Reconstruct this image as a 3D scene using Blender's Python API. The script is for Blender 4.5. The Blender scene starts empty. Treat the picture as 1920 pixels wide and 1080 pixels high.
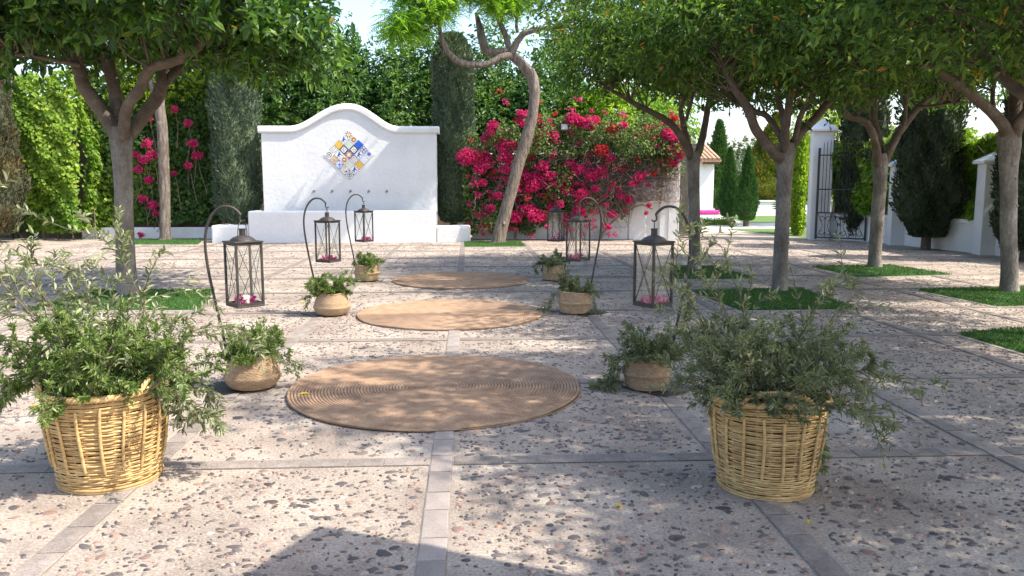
import bpy, bmesh, math
import numpy as np
from math import radians as R, sin, cos, pi

S = bpy.context.scene
COL = S.collection

# ---------------------------------------------------------------- camera, sky, sun, exposure
cam_data = bpy.data.cameras.new('camera')
cam_data.lens = 28.1
cam_data.sensor_width = 36.0
cam_data.clip_start = 0.05
cam_data.clip_end = 2000.0
camera = bpy.data.objects.new('camera', cam_data)
camera.location = (0.0, 0.0, 1.45)
camera.rotation_euler = (R(90 - 7.41), 0.0, R(-3.05))
COL.objects.link(camera)
S.camera = camera

SUN_DIR = np.array([0.735, -0.25, 1.0])
SUN_DIR /= np.linalg.norm(SUN_DIR)
SUN_EL = math.asin(SUN_DIR[2])
SUN_AZ = math.atan2(SUN_DIR[0], SUN_DIR[1])

world = bpy.data.worlds.new('World')
S.world = world
world.use_nodes = True
wn = world.node_tree
sky = wn.nodes.new('ShaderNodeTexSky')
sky.sky_type = 'NISHITA'
sky.sun_disc = False
sky.sun_elevation = SUN_EL
sky.sun_rotation = SUN_AZ
sky.air_density = 1.0
sky.dust_density = 2.3
sky.ozone_density = 1.0
wn.links.new(sky.outputs[0], wn.nodes['Background'].inputs[0])
wn.nodes['Background'].inputs[1].default_value = 0.15

sun_data = bpy.data.lights.new('sun', 'SUN')
sun_data.energy = 3.0
sun_data.angle = R(0.6)
sun_data.color = (1.0, 0.93, 0.82)
sun = bpy.data.objects.new('sun', sun_data)
import mathutils
sun.rotation_euler = mathutils.Vector(SUN_DIR).to_track_quat('Z', 'Y').to_euler()
sun.location = (8, -3, 14)
COL.objects.link(sun)

S.view_settings.view_transform = 'Standard'
S.view_settings.look = 'None'
S.view_settings.exposure = 1.52
S.view_settings.gamma = 1.0
S.render.engine = 'CYCLES'
S.cycles.max_bounces = 7
S.cycles.transparent_max_bounces = 10
S.cycles.use_denoising = True

# ---------------------------------------------------------------- mesh helpers
def unit(v):
    v = np.asarray(v, float)
    return v / np.maximum(np.linalg.norm(v, axis=-1, keepdims=True), 1e-9)

class MB:
    """collects vertices and faces, builds one mesh object"""
    def __init__(self):
        self.v = []; self.f = []; self.m = []; self.n = 0
    def add(self, V, F, m=0):
        V = np.asarray(V, float).reshape(-1, 3)
        if isinstance(F, np.ndarray):
            F = [F]
        else:
            F = list(F)
            g = {}
            for q in F:
                g.setdefault(len(q), []).append(q)
            F = [np.array(x, int) for x in g.values()]
        for a in F:
            self.f.append(a + self.n); self.m.append((len(a), m))
        self.v.append(V); self.n += len(V)
        return self
    def mesh(self, name, mats, smooth=False):
        me = bpy.data.meshes.new(name)
        V = np.concatenate(self.v) if self.v else np.zeros((0, 3))
        me.vertices.add(len(V)); me.vertices.foreach_set('co', V.astype(np.float32).ravel())
        loops = np.concatenate([a.ravel() for a in self.f])
        sizes = np.concatenate([np.full(len(a), a.shape[1]) for a in self.f])
        me.loops.add(len(loops)); me.loops.foreach_set('vertex_index', loops.astype(np.int32))
        me.polygons.add(len(sizes))
        me.polygons.foreach_set('loop_start', (np.cumsum(sizes) - sizes).astype(np.int32))
        mats = mats if isinstance(mats, (list, tuple)) else [mats]
        for m in mats:
            me.materials.append(m)
        if len(mats) > 1:
            me.polygons.foreach_set('material_index', np.concatenate([np.full(c, k) for c, k in self.m]).astype(np.int32))
        me.polygons.foreach_set('use_smooth', np.full(len(sizes), bool(smooth)))
        me.update(calc_edges=True)
        me.validate()
        return me
    def build(self, name, mats, parent=None, smooth=False, loc=(0, 0, 0), rotz=0.0):
        return link(name, self.mesh(name, mats, smooth), parent, loc, rotz)

def link(name, me, parent=None, loc=(0, 0, 0), rotz=0.0):
    o = bpy.data.objects.new(name, me)
    o.location = loc; o.rotation_euler = (0, 0, rotz)
    COL.objects.link(o)
    if parent is not None:
        o.parent = parent
    return o

def tag(o, label=None, cat=None, group=None, kind=None):
    if label: o['label'] = label
    if cat: o['category'] = cat
    if group: o['group'] = group
    if kind: o['kind'] = kind
    return o

def thing(name, label, cat, loc=(0, 0, 0), rotz=0.0, group=None):
    return tag(link(name, None, None, loc, rotz), label, cat, group)

def copy_thing(o, label, loc=None, rotz=None, scale=None, parent=None):
    c = o.copy(); COL.objects.link(c)
    if parent is not None: c.parent = parent
    if label: c['label'] = label
    if loc is not None: c.location = loc
    if rotz is not None: c.rotation_euler = (0, 0, rotz)
    if scale is not None: c.scale = (scale, scale, scale) if not isinstance(scale, tuple) else scale
    for ch in list(o.children):
        copy_thing(ch, None, parent=c)
    return c

BOX_F = np.array([[0, 3, 2, 1], [4, 5, 6, 7], [0, 1, 5, 4], [1, 2, 6, 5], [2, 3, 7, 6], [3, 0, 4, 7]])
def add_box(mb, lo, hi, m=0, rotz=0.0, org=(0, 0)):
    x0, y0, z0 = lo; x1, y1, z1 = hi
    V = np.array([[x0, y0, z0], [x1, y0, z0], [x1, y1, z0], [x0, y1, z0], [x0, y0, z1], [x1, y0, z1], [x1, y1, z1], [x0, y1, z1]])
    if rotz:
        c, s = cos(rotz), sin(rotz)
        V[:, :2] = V[:, :2] @ np.array([[c, s], [-s, c]])
    V[:, 0] += org[0]; V[:, 1] += org[1]
    mb.add(V, BOX_F, m); return mb

def bev_box(mb, lo, hi, bev=0.03, seg=3, m=0):
    bm = bmesh.new()
    bmesh.ops.create_cube(bm, size=1.0)
    for v in bm.verts:
        v.co = [(lo[i] + hi[i]) / 2 + v.co[i] * (hi[i] - lo[i]) for i in range(3)]
    bmesh.ops.bevel(bm, geom=bm.edges[:], offset=bev, segments=seg, affect='EDGES', profile=0.5)
    bm.verts.index_update()
    mb.add([v.co[:] for v in bm.verts], [[v.index for v in f.verts] for f in bm.faces], m)
    bm.free(); return mb

def smooth_path(P, k=4):
    """Catmull-Rom through rows of (x, y, z, r)"""
    P = np.asarray(P, float)
    Q = np.vstack([2 * P[0] - P[1], P, 2 * P[-1] - P[-2]])
    out = []
    for i in range(1, len(Q) - 2):
        p0, p1, p2, p3 = Q[i - 1], Q[i], Q[i + 1], Q[i + 2]
        for t in np.linspace(0, 1, k, endpoint=False):
            out.append(0.5 * ((2 * p1) + (-p0 + p2) * t + (2 * p0 - 5 * p1 + 4 * p2 - p3) * t * t + (-p0 + 3 * p1 - 3 * p2 + p3) * t ** 3))
    out.append(Q[-2])
    return np.array(out)

def add_tube(mb, pts, rad, n=8, m=0, cap=True, rough=0.0, rng=None, flat=1.0):
    P = np.asarray(pts, float)
    r = np.broadcast_to(np.asarray(rad, float), (len(P),)).copy()
    T = unit(np.gradient(P, axis=0))
    ref = np.array([0.0, 0.0, 1.0]) if abs(T[0, 2]) < 0.9 else np.array([1.0, 0.0, 0.0])
    a = unit(np.cross(T[0], ref)); A = [a]
    for i in range(1, len(P)):
        a = a - T[i] * (a @ T[i]); a = unit(a); A.append(a)
    A = np.array(A); B = np.cross(T, A)
    th = np.arange(n) * 2 * pi / n
    rr = np.ones((len(P), n))
    if rough and rng is not None:
        ph = rng.uniform(0, 6.28, 6)
        s = np.arange(len(P))[:, None]
        rr += rough * (np.sin(2 * th[None] + s * .35 + ph[0]) * .6 + np.sin(3 * th[None] - s * .5 + ph[1]) * .5 + np.sin(s * .9 + th[None] + ph[2]) * .5)
    V = P[:, None] + (A[:, None] * np.cos(th)[None, :, None] + flat * B[:, None] * np.sin(th)[None, :, None]) * (r[:, None] * rr)[..., None]
    i = np.arange(len(P) - 1)[:, None] * n; j = np.arange(n)[None]; k = (j + 1) % n
    F = np.stack([i + j, i + k, i + n + k, i + n + j], -1).reshape(-1, 4)
    mb.add(V.reshape(-1, 3), F, m)
    if cap:
        mb.add(V[0], np.array([list(range(n))[::-1]]), m)
        mb.add(V[-1], np.array([list(range(n))]), m)
    return mb

def add_lathe(mb, prof, n=24, m=0, c=(0, 0, 0), th0=0.0):
    prof = np.asarray(prof, float)
    th = th0 + np.arange(n) * 2 * pi / n
    V = np.stack([prof[:, 0, None] * np.cos(th), prof[:, 0, None] * np.sin(th), np.repeat(prof[:, 1, None], n, 1)], -1) + np.array(c)
    i = np.arange(len(prof) - 1)[:, None] * n; j = np.arange(n)[None]; k = (j + 1) % n
    F = np.stack([i + j, i + k, i + n + k, i + n + j], -1).reshape(-1, 4)
    mb.add(V.reshape(-1, 3), F, m); return mb

def add_sheet(mb, pts, m=0):
    mb.add(pts, np.array([list(range(len(pts)))]), m); return mb

LEAF_T = {
    'fine': (np.array([[0, 0, 0], [.28, .45, .10], [.28, -.45, .10], [.66, .42, .08], [.66, -.42, .08], [.5, 0, 0], [1, 0, -.10]]),
             np.array([[0, 5, 1], [1, 5, 3], [3, 5, 6], [0, 2, 5], [2, 4, 5], [4, 6, 5]])),
    'quad': (np.array([[0, 0, 0], [.45, .5, .12], [1, 0, -.08], [.45, -.5, .12]]), np.array([[0, 2, 1], [0, 3, 2]])),
    'flat': (np.array([[0, .28, 0], [.5, .5, .06], [1, 0, -.06], [.5, -.5, .06], [0, -.28, 0]]), np.array([[0, 2, 1], [0, 4, 2], [4, 3, 2]])),
}
def add_leaves(mb, P, D, N, L, W, style='quad', m=0):
    P = np.asarray(P, float); D = unit(D)
    S_ = unit(np.cross(D, N)); U = np.cross(S_, D)
    L = np.broadcast_to(np.asarray(L, float), (len(P),)); W = np.broadcast_to(np.asarray(W, float), (len(P),))
    T, F = LEAF_T[style]
    V = P[:, None] + D[:, None] * (T[None, :, 0] * L[:, None])[..., None] + S_[:, None] * (T[None, :, 1] * W[:, None])[..., None] \
        + U[:, None] * (T[None, :, 2] * L[:, None])[..., None]
    k = len(T)
    FF = (np.arange(len(P))[:, None, None] * k + F[None]).reshape(-1, F.shape[1])
    mb.add(V.reshape(-1, 3), FF, m); return mb

def rdir(rng, n):
    return unit(rng.normal(size=(n, 3)))

# ---------------------------------------------------------------- material helpers
def nd(nt, t, **kw):
    n = nt.nodes.new(t)
    for k, v in kw.items():
        if k in n.inputs: n.inputs[k].default_value = v
        else: setattr(n, k, v)
    return n

def ramp(nt, stops, interp='LINEAR'):
    r = nt.nodes.new('ShaderNodeValToRGB'); e = r.color_ramp.elements
    r.color_ramp.interpolation = interp
    while len(e) < len(stops): e.new(0.5)
    for el, (p, c) in zip(e, stops):
        el.position = p; el.color = (*c, 1.0)
    return r

def surf(name, stops, scale=6.0, rough=0.8, bump=0.0, bscale=60.0, spec=0.3, detail=6.0, metal=0.0, stretch=(1, 1, 1), grain=0.0, gscale=200.0, rand=0.0, bdist=0.01, island=0.0):
    """noise-coloured surface with a bump; rand varies the value from object to object"""
    m = bpy.data.materials.new(name); m.use_nodes = True
    nt = m.node_tree; b = nt.nodes['Principled BSDF']
    tc = nd(nt, 'ShaderNodeTexCoord'); mp = nd(nt, 'ShaderNodeMapping', Scale=stretch)
    nt.links.new(tc.outputs['Object'], mp.inputs[0])
    nz = nd(nt, 'ShaderNodeTexNoise', Scale=scale, Detail=detail, Roughness=0.6)
    nt.links.new(mp.outputs[0], nz.inputs['Vector'])
    cr = ramp(nt, stops); nt.links.new(nz.outputs['Fac'], cr.inputs[0])
    col = cr.outputs[0]
    if grain:
        g = nd(nt, 'ShaderNodeTexNoise', Scale=gscale, Detail=3.0, Roughness=0.7); nt.links.new(mp.outputs[0], g.inputs['Vector'])
        gr = ramp(nt, [(0.3, (1 - grain,) * 3), (0.7, (1 + grain,) * 3)]); nt.links.new(g.outputs['Fac'], gr.inputs[0])
        mx = nd(nt, 'ShaderNodeMix', data_type='RGBA', blend_type='MULTIPLY'); mx.inputs[0].default_value = 1.0
        nt.links.new(col, mx.inputs[6]); nt.links.new(gr.outputs[0], mx.inputs[7]); col = mx.outputs[2]
    if island:
        ge = nd(nt, 'ShaderNodeNewGeometry'); rr = ramp(nt, [(0, (1 - island, 1 - island * 1.15, 1 - island * 1.3)), (1, (1 + island * .6,) * 3)])
        nt.links.new(ge.outputs['Random Per Island'], rr.inputs[0])
        mx = nd(nt, 'ShaderNodeMix', data_type='RGBA', blend_type='MULTIPLY'); mx.inputs[0].default_value = 1.0
        nt.links.new(col, mx.inputs[6]); nt.links.new(rr.outputs[0], mx.inputs[7]); col = mx.outputs[2]
    if rand:
        oi = nd(nt, 'ShaderNodeObjectInfo'); rr = ramp(nt, [(0, (1 - rand,) * 3), (1, (1 + rand * .6,) * 3)])
        nt.links.new(oi.outputs['Random'], rr.inputs[0])
        mx = nd(nt, 'ShaderNodeMix', data_type='RGBA', blend_type='MULTIPLY'); mx.inputs[0].default_value = 1.0
        nt.links.new(col, mx.inputs[6]); nt.links.new(rr.outputs[0], mx.inputs[7]); col = mx.outputs[2]
    nt.links.new(col, b.inputs['Base Color'])
    b.inputs['Roughness'].default_value = rough
    b.inputs['Specular IOR Level'].default_value = spec
    b.inputs['Metallic'].default_value = metal
    if bump:
        bz = nd(nt, 'ShaderNodeTexNoise', Scale=bscale, Detail=5.0, Roughness=0.65); nt.links.new(mp.outputs[0], bz.inputs['Vector'])
        bp = nd(nt, 'ShaderNodeBump', Strength=bump, Distance=bdist); nt.links.new(bz.outputs['Fac'], bp.inputs['Height'])
        nt.links.new(bp.outputs[0], b.inputs['Normal'])
    return m

def leafmat(name, stops, trans=0.35, rough=0.45, spec=0.4, tint=(1.25, 1.35, 0.5), patch=None, pscale=1.2):
    """leaf colour differs from leaf to leaf (mesh islands), with light passing through"""
    m = bpy.data.materials.new(name); m.use_nodes = True
    nt = m.node_tree; b = nt.nodes['Principled BSDF']; out = nt.nodes['Material Output']
    g = nd(nt, 'ShaderNodeNewGeometry'); oi = nd(nt, 'ShaderNodeObjectInfo')
    ad = nd(nt, 'ShaderNodeMath', operation='ADD'); fr = nd(nt, 'ShaderNodeMath', operation='FRACT')
    nt.links.new(g.outputs['Random Per Island'], ad.inputs[0]); nt.links.new(oi.outputs['Random'], ad.inputs[1]); nt.links.new(ad.outputs[0], fr.inputs[0])
    cr = ramp(nt, stops); nt.links.new(fr.outputs[0], cr.inputs[0])
    col = cr.outputs[0]
    if patch:
        tc = nd(nt, 'ShaderNodeTexCoord'); nz = nd(nt, 'ShaderNodeTexNoise', Scale=pscale, Detail=2.0); nt.links.new(tc.outputs['Object'], nz.inputs['Vector'])
        pr = ramp(nt, [(0.46, (0, 0, 0)), (0.58, (1, 1, 1))]); nt.links.new(nz.outputs['Fac'], pr.inputs[0])
        mx = nd(nt, 'ShaderNodeMix', data_type='RGBA', blend_type='MULTIPLY')
        nt.links.new(pr.outputs[0], mx.inputs[0]); nt.links.new(col, mx.inputs[6]); mx.inputs[7].default_value = (*patch, 1)
        col = mx.outputs[2]
    nt.links.new(col, b.inputs['Base Color'])
    b.inputs['Roughness'].default_value = rough; b.inputs['Specular IOR Level'].default_value = spec
    tr = nd(nt, 'ShaderNodeBsdfTranslucent')
    tm = nd(nt, 'ShaderNodeMix', data_type='RGBA', blend_type='MULTIPLY'); tm.inputs[0].default_value = 1.0
    nt.links.new(col, tm.inputs[6]); tm.inputs[7].default_value = (*tint, 1); nt.links.new(tm.outputs[2], tr.inputs[0])
    ms = nd(nt, 'ShaderNodeMixShader'); ms.inputs[0].default_value = trans
    nt.links.new(b.outputs[0], ms.inputs[1]); nt.links.new(tr.outputs[0], ms.inputs[2]); nt.links.new(ms.outputs[0], out.inputs[0])
    return m

def plain(name, c, rough=0.6, metal=0.0, spec=0.4):
    m = bpy.data.materials.new(name); m.use_nodes = True
    b = m.node_tree.nodes['Principled BSDF']
    b.inputs['Base Color'].default_value = (*c, 1); b.inputs['Roughness'].default_value = rough
    b.inputs['Metallic'].default_value = metal; b.inputs['Specular IOR Level'].default_value = spec
    return m

# ---------------------------------------------------------------- materials
M = {}
M['concrete'] = surf('pebble concrete', [(0.28, (.19, .150, .122)), (0.5, (.315, .262, .215)), (0.72, (.435, .372, .308))], scale=1.6, rough=.88, bump=.6, bscale=70, detail=12, grain=.42, gscale=75, spec=.2, bdist=.006)
M['earth'] = surf('dry earth', [(0.3, (.16, .13, .09)), (0.7, (.27, .23, .16))], scale=.8, rough=.95, bump=.5, bscale=14)
M['path'] = surf('pale path', [(0.3, (.42, .39, .34)), (0.7, (.52, .48, .43))], scale=2, rough=.9, bump=.4, bscale=40, grain=.2)
M['paver'] = surf('paving stone', [(0.3, (.225, .19, .168)), (0.7, (.325, .28, .25))], scale=5, rough=.8, bump=.35, bscale=70, grain=.18, gscale=160, rand=.22)
M['paver_grey'] = surf('worn grey paving stone', [(0.3, (.19, .158, .137)), (0.7, (.295, .25, .215))], scale=5, rough=.85, bump=.4, bscale=70, grain=.3, gscale=110, rand=.2)
M['joint'] = surf('joint mortar', [(0.3, (.20, .17, .148)), (0.7, (.31, .265, .23))], scale=9, rough=.95, bump=.4, bscale=90)
M['white'] = surf('white limewash', [(0.22, (.53, .52, .50)), (0.38, (.66, .66, .66)), (0.6, (.715, .715, .715))], scale=1.3, rough=.75, bump=.5, bscale=9, spec=.25, detail=12, grain=.05, gscale=30, bdist=.02)
M['whitetrim'] = surf('white trim paint', [(0.25, (.62, .62, .61)), (0.6, (.73, .73, .725))], scale=2.5, rough=.7, bump=.2, bscale=30, spec=.25)
M['offwhite'] = surf('grey white wall', [(0.3, (.55, .55, .55)), (0.7, (.72, .72, .71))], scale=1.6, rough=.85, bump=.25, bscale=25, detail=8)
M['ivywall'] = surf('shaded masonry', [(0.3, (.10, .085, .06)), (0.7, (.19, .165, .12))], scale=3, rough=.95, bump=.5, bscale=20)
M['iron'] = surf('dark iron', [(0.3, (.035, .030, .028)), (0.7, (.07, .058, .05))], scale=14, rough=.55, bump=.15, bscale=120, spec=.45, metal=.3)
M['gate'] = surf('blue black gate paint', [(0.3, (.018, .022, .026)), (0.7, (.035, .042, .048))], scale=8, rough=.5, spec=.4)
M['bark'] = surf('smooth ficus bark', [(0.3, (.10, .082, .068)), (0.5, (.18, .155, .132)), (0.68, (.29, .26, .225))], scale=4, rough=.85, bump=.8, bscale=30, detail=12, stretch=(1, 1, .5), grain=.28, gscale=38, bdist=.025)
M['limb'] = surf('brown limb bark', [(0.28, (.085, .062, .047)), (0.55, (.14, .107, .083)), (0.75, (.21, .17, .135))], scale=6, rough=.85, bump=.8, bscale=30, detail=12, grain=.26, gscale=42, bdist=.02)
M['rough_bark'] = surf('furrowed bark', [(0.3, (.09, .07, .055)), (0.5, (.20, .16, .13)), (0.7, (.31, .265, .22))], scale=13, rough=.92, bump=1.0, bscale=24, detail=9, stretch=(1.6, 1.6, .32), grain=.2, gscale=60, bdist=.05)
M['twig'] = surf('twig bark', [(0.3, (.09, .07, .05)), (0.7, (.19, .15, .115))], scale=20, rough=.9)
M['vine'] = surf('dry vine stems', [(0.3, (.16, .115, .09)), (0.7, (.32, .25, .21))], scale=20, rough=.9)
M['rattan'] = surf('straw rattan', [(0.25, (.36, .215, .085)), (0.5, (.56, .37, .16)), (0.75, (.72, .52, .26))], scale=14, rough=.62, bump=.3, bscale=120, spec=.3, stretch=(1, 1, 4), grain=.22, gscale=50, island=.28)
M['seagrass'] = surf('woven seagrass', [(0.25, (.26, .165, .095)), (0.5, (.37, .25, .15)), (0.78, (.48, .345, .215))], scale=24, rough=.8, bump=.5, bscale=150, stretch=(1, 1, 2.5), grain=.22, gscale=110, rand=.12)
M['jute'] = surf('jute braid', [(0.25, (.255, .162, .105)), (0.5, (.345, .23, .152)), (0.75, (.43, .30, .20))], scale=9, rough=.92, bump=.8, bscale=170, spec=.15, grain=.28, gscale=130)
M['soil'] = surf('dark soil', [(0.3, (.015, .012, .01)), (0.7, (.05, .038, .028))], scale=30, rough=.95, bump=.8, bscale=60)
M['liner'] = plain('dark pot liner', (.02, .018, .015), .8)
M['turf'] = surf('turf backing', [(0.3, (.018, .06, .012)), (0.7, (.035, .11, .02))], scale=30, rough=.9, bump=.6, bscale=160)
M['blade'] = leafmat('turf blades', [(0, (.035, .095, .016)), (.6, (.075, .165, .028)), (1, (.15, .23, .05))], trans=.25, rough=.5, tint=(1.1, 1.2, .6))
M['lawn'] = surf('lawn', [(0.3, (.06, .13, .025)), (0.7, (.13, .20, .05))], scale=5, rough=.9, bump=.6, bscale=120)
M['stone_edge'] = surf('pale edging stone', [(0.3, (.30, .265, .23)), (0.7, (.40, .355, .315))], scale=7, rough=.85, bump=.3, bscale=60, grain=.15)
M['roof'] = surf('clay roof tile', [(0.3, (.30, .16, .09)), (0.7, (.50, .33, .22))], scale=6, rough=.85, rand=.2)
M['wood'] = surf('dark wood', [(0.3, (.08, .045, .025)), (0.7, (.16, .10, .06))], scale=8, rough=.7, stretch=(1, 6, 6))
M['pink'] = surf('pink cushion', [(0.3, (.70, .05, .30)), (0.7, (.80, .09, .38))], scale=6, rough=.9)
M['canvas'] = surf('sand canvas', [(0.3, (.45, .40, .33)), (0.7, (.55, .50, .42))], scale=5, rough=.9)
M['lens'] = surf('floodlight lens', [(0.3, (.40, .40, .37)), (0.7, (.52, .52, .49))], scale=30, rough=.25, spec=.6)
M['wax'] = plain('cream wax', (.75, .68, .55), .5)
M['water'] = plain('basin water', (.05, .09, .09), .05, spec=.6)
M['steel'] = plain('spout metal', (.25, .22, .18), .4, .8)
M['terracotta'] = surf('grey terracotta', [(0.3, (.16, .12, .11)), (0.7, (.26, .20, .18))], scale=12, rough=.9)

G = lambda *s: [(i / (len(s) - 1), c) for i, c in enumerate(s)]
M['ficus'] = leafmat('ficus leaf', [(0, (.038, .082, .022)), (.4, (.080, .160, .034)), (.8, (.145, .245, .05)), (.985, (.24, .32, .065)), (.993, (.50, .21, .03)), (1, (.52, .24, .03))], trans=.46, rough=.48, spec=.35)
M['bigficus'] = leafmat('glossy big leaf', [(0, (.028, .068, .02)), (.5, (.06, .135, .03)), (.85, (.12, .23, .042)), (.993, (.20, .30, .055)), (1, (.35, .20, .03))], trans=.45, rough=.4, spec=.45)
M['hedge'] = leafmat('dense hedge leaf', G((.05, .115, .034), (.09, .18, .045), (.145, .255, .06), (.21, .32, .08)), trans=.38, rough=.5, spec=.3, patch=(.55, .7, .7), pscale=.55)
M['ivy'] = leafmat('ivy leaf', G((.10, .19, .022), (.19, .31, .036), (.29, .41, .055), (.38, .48, .075)), trans=.5, rough=.5, spec=.3, patch=(.62, .75, .7), pscale=.7)  # sunlit brightness of the ivy is put into this lighter leaf colour
M['ivydark'] = leafmat('dark ivy leaf', G((.028, .075, .02), (.05, .12, .028), (.085, .17, .036), (.15, .23, .045)), trans=.38, rough=.5, spec=.3, patch=(1.6, 1.35, .9), pscale=.6)  # darker copy of the ivy, shade of the recessed hedge put into colour
M['lime'] = leafmat('lime leaf', G((.14, .22, .02), (.22, .32, .03), (.32, .38, .045)), trans=.5, rough=.5, spec=.3)
M['feather'] = leafmat('feathery bright leaf', G((.17, .33, .04), (.25, .42, .06), (.33, .50, .08)), trans=.6, rough=.5, spec=.3, tint=(1.45, 1.5, .6))
M['cypress'] = leafmat('cypress spray', G((.075, .108, .066), (.12, .165, .098), (.18, .23, .14)), trans=.12, rough=.7, spec=.2, patch=(.72, .78, .8), pscale=1.6)
M['cypress_brown'] = leafmat('browning cypress spray', G((.055, .062, .035), (.085, .090, .05), (.13, .125, .075)), trans=.1, rough=.8, spec=.2, patch=(1.15, .92, .72), pscale=1.3)
M['cypress_dark'] = leafmat('dark cypress spray', G((.026, .040, .024), (.045, .064, .036), (.075, .098, .055)), trans=.1, rough=.7, spec=.2, patch=(1.25, 1.25, 1.15), pscale=1.4)
M['cone_green'] = leafmat('young cypress spray', G((.035, .095, .028), (.06, .14, .036), (.09, .18, .045)), trans=.2, rough=.6, spec=.25)
M['gold'] = leafmat('golden topiary spray', G((.12, .125, .012), (.20, .20, .018), (.27, .25, .025)), trans=.25, rough=.6, patch=(.55, .72, .7), pscale=1.0)
M['olive'] = leafmat('olive leaf', G((.105, .13, .062), (.16, .19, .09), (.22, .245, .125), (.31, .325, .20)), trans=.25, rough=.42, spec=.5)
M['olive_spray'] = leafmat('silvery olive leaf', G((.12, .14, .065), (.18, .205, .10), (.26, .28, .15), (.36, .37, .24)), trans=.25, rough=.4, spec=.5)
M['olive_green'] = leafmat('young olive leaf', G((.075, .135, .03), (.125, .20, .042), (.19, .26, .065), (.28, .33, .13)), trans=.3, rough=.4, spec=.5)
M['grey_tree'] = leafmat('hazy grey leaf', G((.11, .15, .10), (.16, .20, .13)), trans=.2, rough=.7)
M['bract'] = leafmat('magenta bract', G((.42, .010, .11), (.60, .022, .17), (.70, .045, .24), (.74, .12, .30), (.64, .04, .12)), trans=.35, rough=.6, spec=.2, tint=(1.2, .8, .9))
M['dryleaf'] = leafmat('dry curled leaf', G((.10, .065, .045), (.18, .12, .085), (.26, .185, .14)), trans=.2, rough=.85, spec=.1)
M['bract_red'] = leafmat('red bract', G((.50, .02, .06), (.62, .05, .07), (.60, .14, .07)), trans=.35, rough=.6, spec=.2, tint=(1.2, .8, .8))
M['bougain'] = leafmat('bougainvillea leaf', G((.03, .065, .02), (.06, .12, .03), (.12, .19, .045), (.22, .26, .065)), trans=.35, rough=.5)
M['sago'] = leafmat('sago frond', G((.05, .12, .02), (.10, .19, .03), (.17, .23, .04)), trans=.3, rough=.4)
M['petal'] = leafmat('pink petal', G((.38, .012, .13), (.52, .05, .22), (.62, .20, .30), (.34, .01, .16)), trans=.3, rough=.6, tint=(1.1, .8, .9))
M['yellow'] = leafmat('fallen yellow leaf', G((.55, .34, .03), (.62, .40, .05)), trans=.2, rough=.6)

# pebbles: each stone its own colour
def pebble_mat():
    m = bpy.data.materials.new('river pebble'); m.use_nodes = True
    nt = m.node_tree; b = nt.nodes['Principled BSDF']
    g = nd(nt, 'ShaderNodeNewGeometry'); oi = nd(nt, 'ShaderNodeObjectInfo')
    ad = nd(nt, 'ShaderNodeMath', operation='ADD'); fr = nd(nt, 'ShaderNodeMath', operation='FRACT')
    nt.links.new(g.outputs['Random Per Island'], ad.inputs[0]); nt.links.new(oi.outputs['Random'], ad.inputs[1]); nt.links.new(ad.outputs[0], fr.inputs[0])
    cr = ramp(nt, [(0, (.058, .049, .047)), (.25, (.10, .085, .082)), (.45, (.14, .12, .11)), (.58, (.22, .13, .10)), (.70, (.25, .21, .18)), (.82, (.33, .26, .20)), (.92, (.30, .18, .13)), (1, (.42, .37, .32))])
    nt.links.new(fr.outputs[0], cr.inputs[0])
    nz = nd(nt, 'ShaderNodeTexNoise', Scale=120.0, Detail=4.0)
    tc = nd(nt, 'ShaderNodeTexCoord'); nt.links.new(tc.outputs['Object'], nz.inputs['Vector'])
    gr = ramp(nt, [(.3, (.75,) * 3), (.7, (1.2,) * 3)]); nt.links.new(nz.outputs['Fac'], gr.inputs[0])
    mx = nd(nt, 'ShaderNodeMix', data_type='RGBA', blend_type='MULTIPLY'); mx.inputs[0].default_value = 1.0
    nt.links.new(cr.outputs[0], mx.inputs[6]); nt.links.new(gr.outputs[0], mx.inputs[7])
    nt.links.new(mx.outputs[2], b.inputs['Base Color'])
    b.inputs['Roughness'].default_value = .5; b.inputs['Specular IOR Level'].default_value = .4
    return m
M['pebble'] = pebble_mat()

def glass_mat():
    m = bpy.data.materials.new('lantern glass'); m.use_nodes = True
    nt = m.node_tree; out = nt.nodes['Material Output']; nt.nodes.remove(nt.nodes['Principled BSDF'])
    t = nd(nt, 'ShaderNodeBsdfTransparent'); t.inputs[0].default_value = (.98, .99, .99, 1)
    g = nd(nt, 'ShaderNodeBsdfGlossy'); g.inputs['Roughness'].default_value = .05
    ms = nd(nt, 'ShaderNodeMixShader'); ms.inputs[0].default_value = .045
    nt.links.new(t.outputs[0], ms.inputs[1]); nt.links.new(g.outputs[0], ms.inputs[2]); nt.links.new(ms.outputs[0], out.inputs[0])
    return m
M['glass'] = glass_mat()

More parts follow.
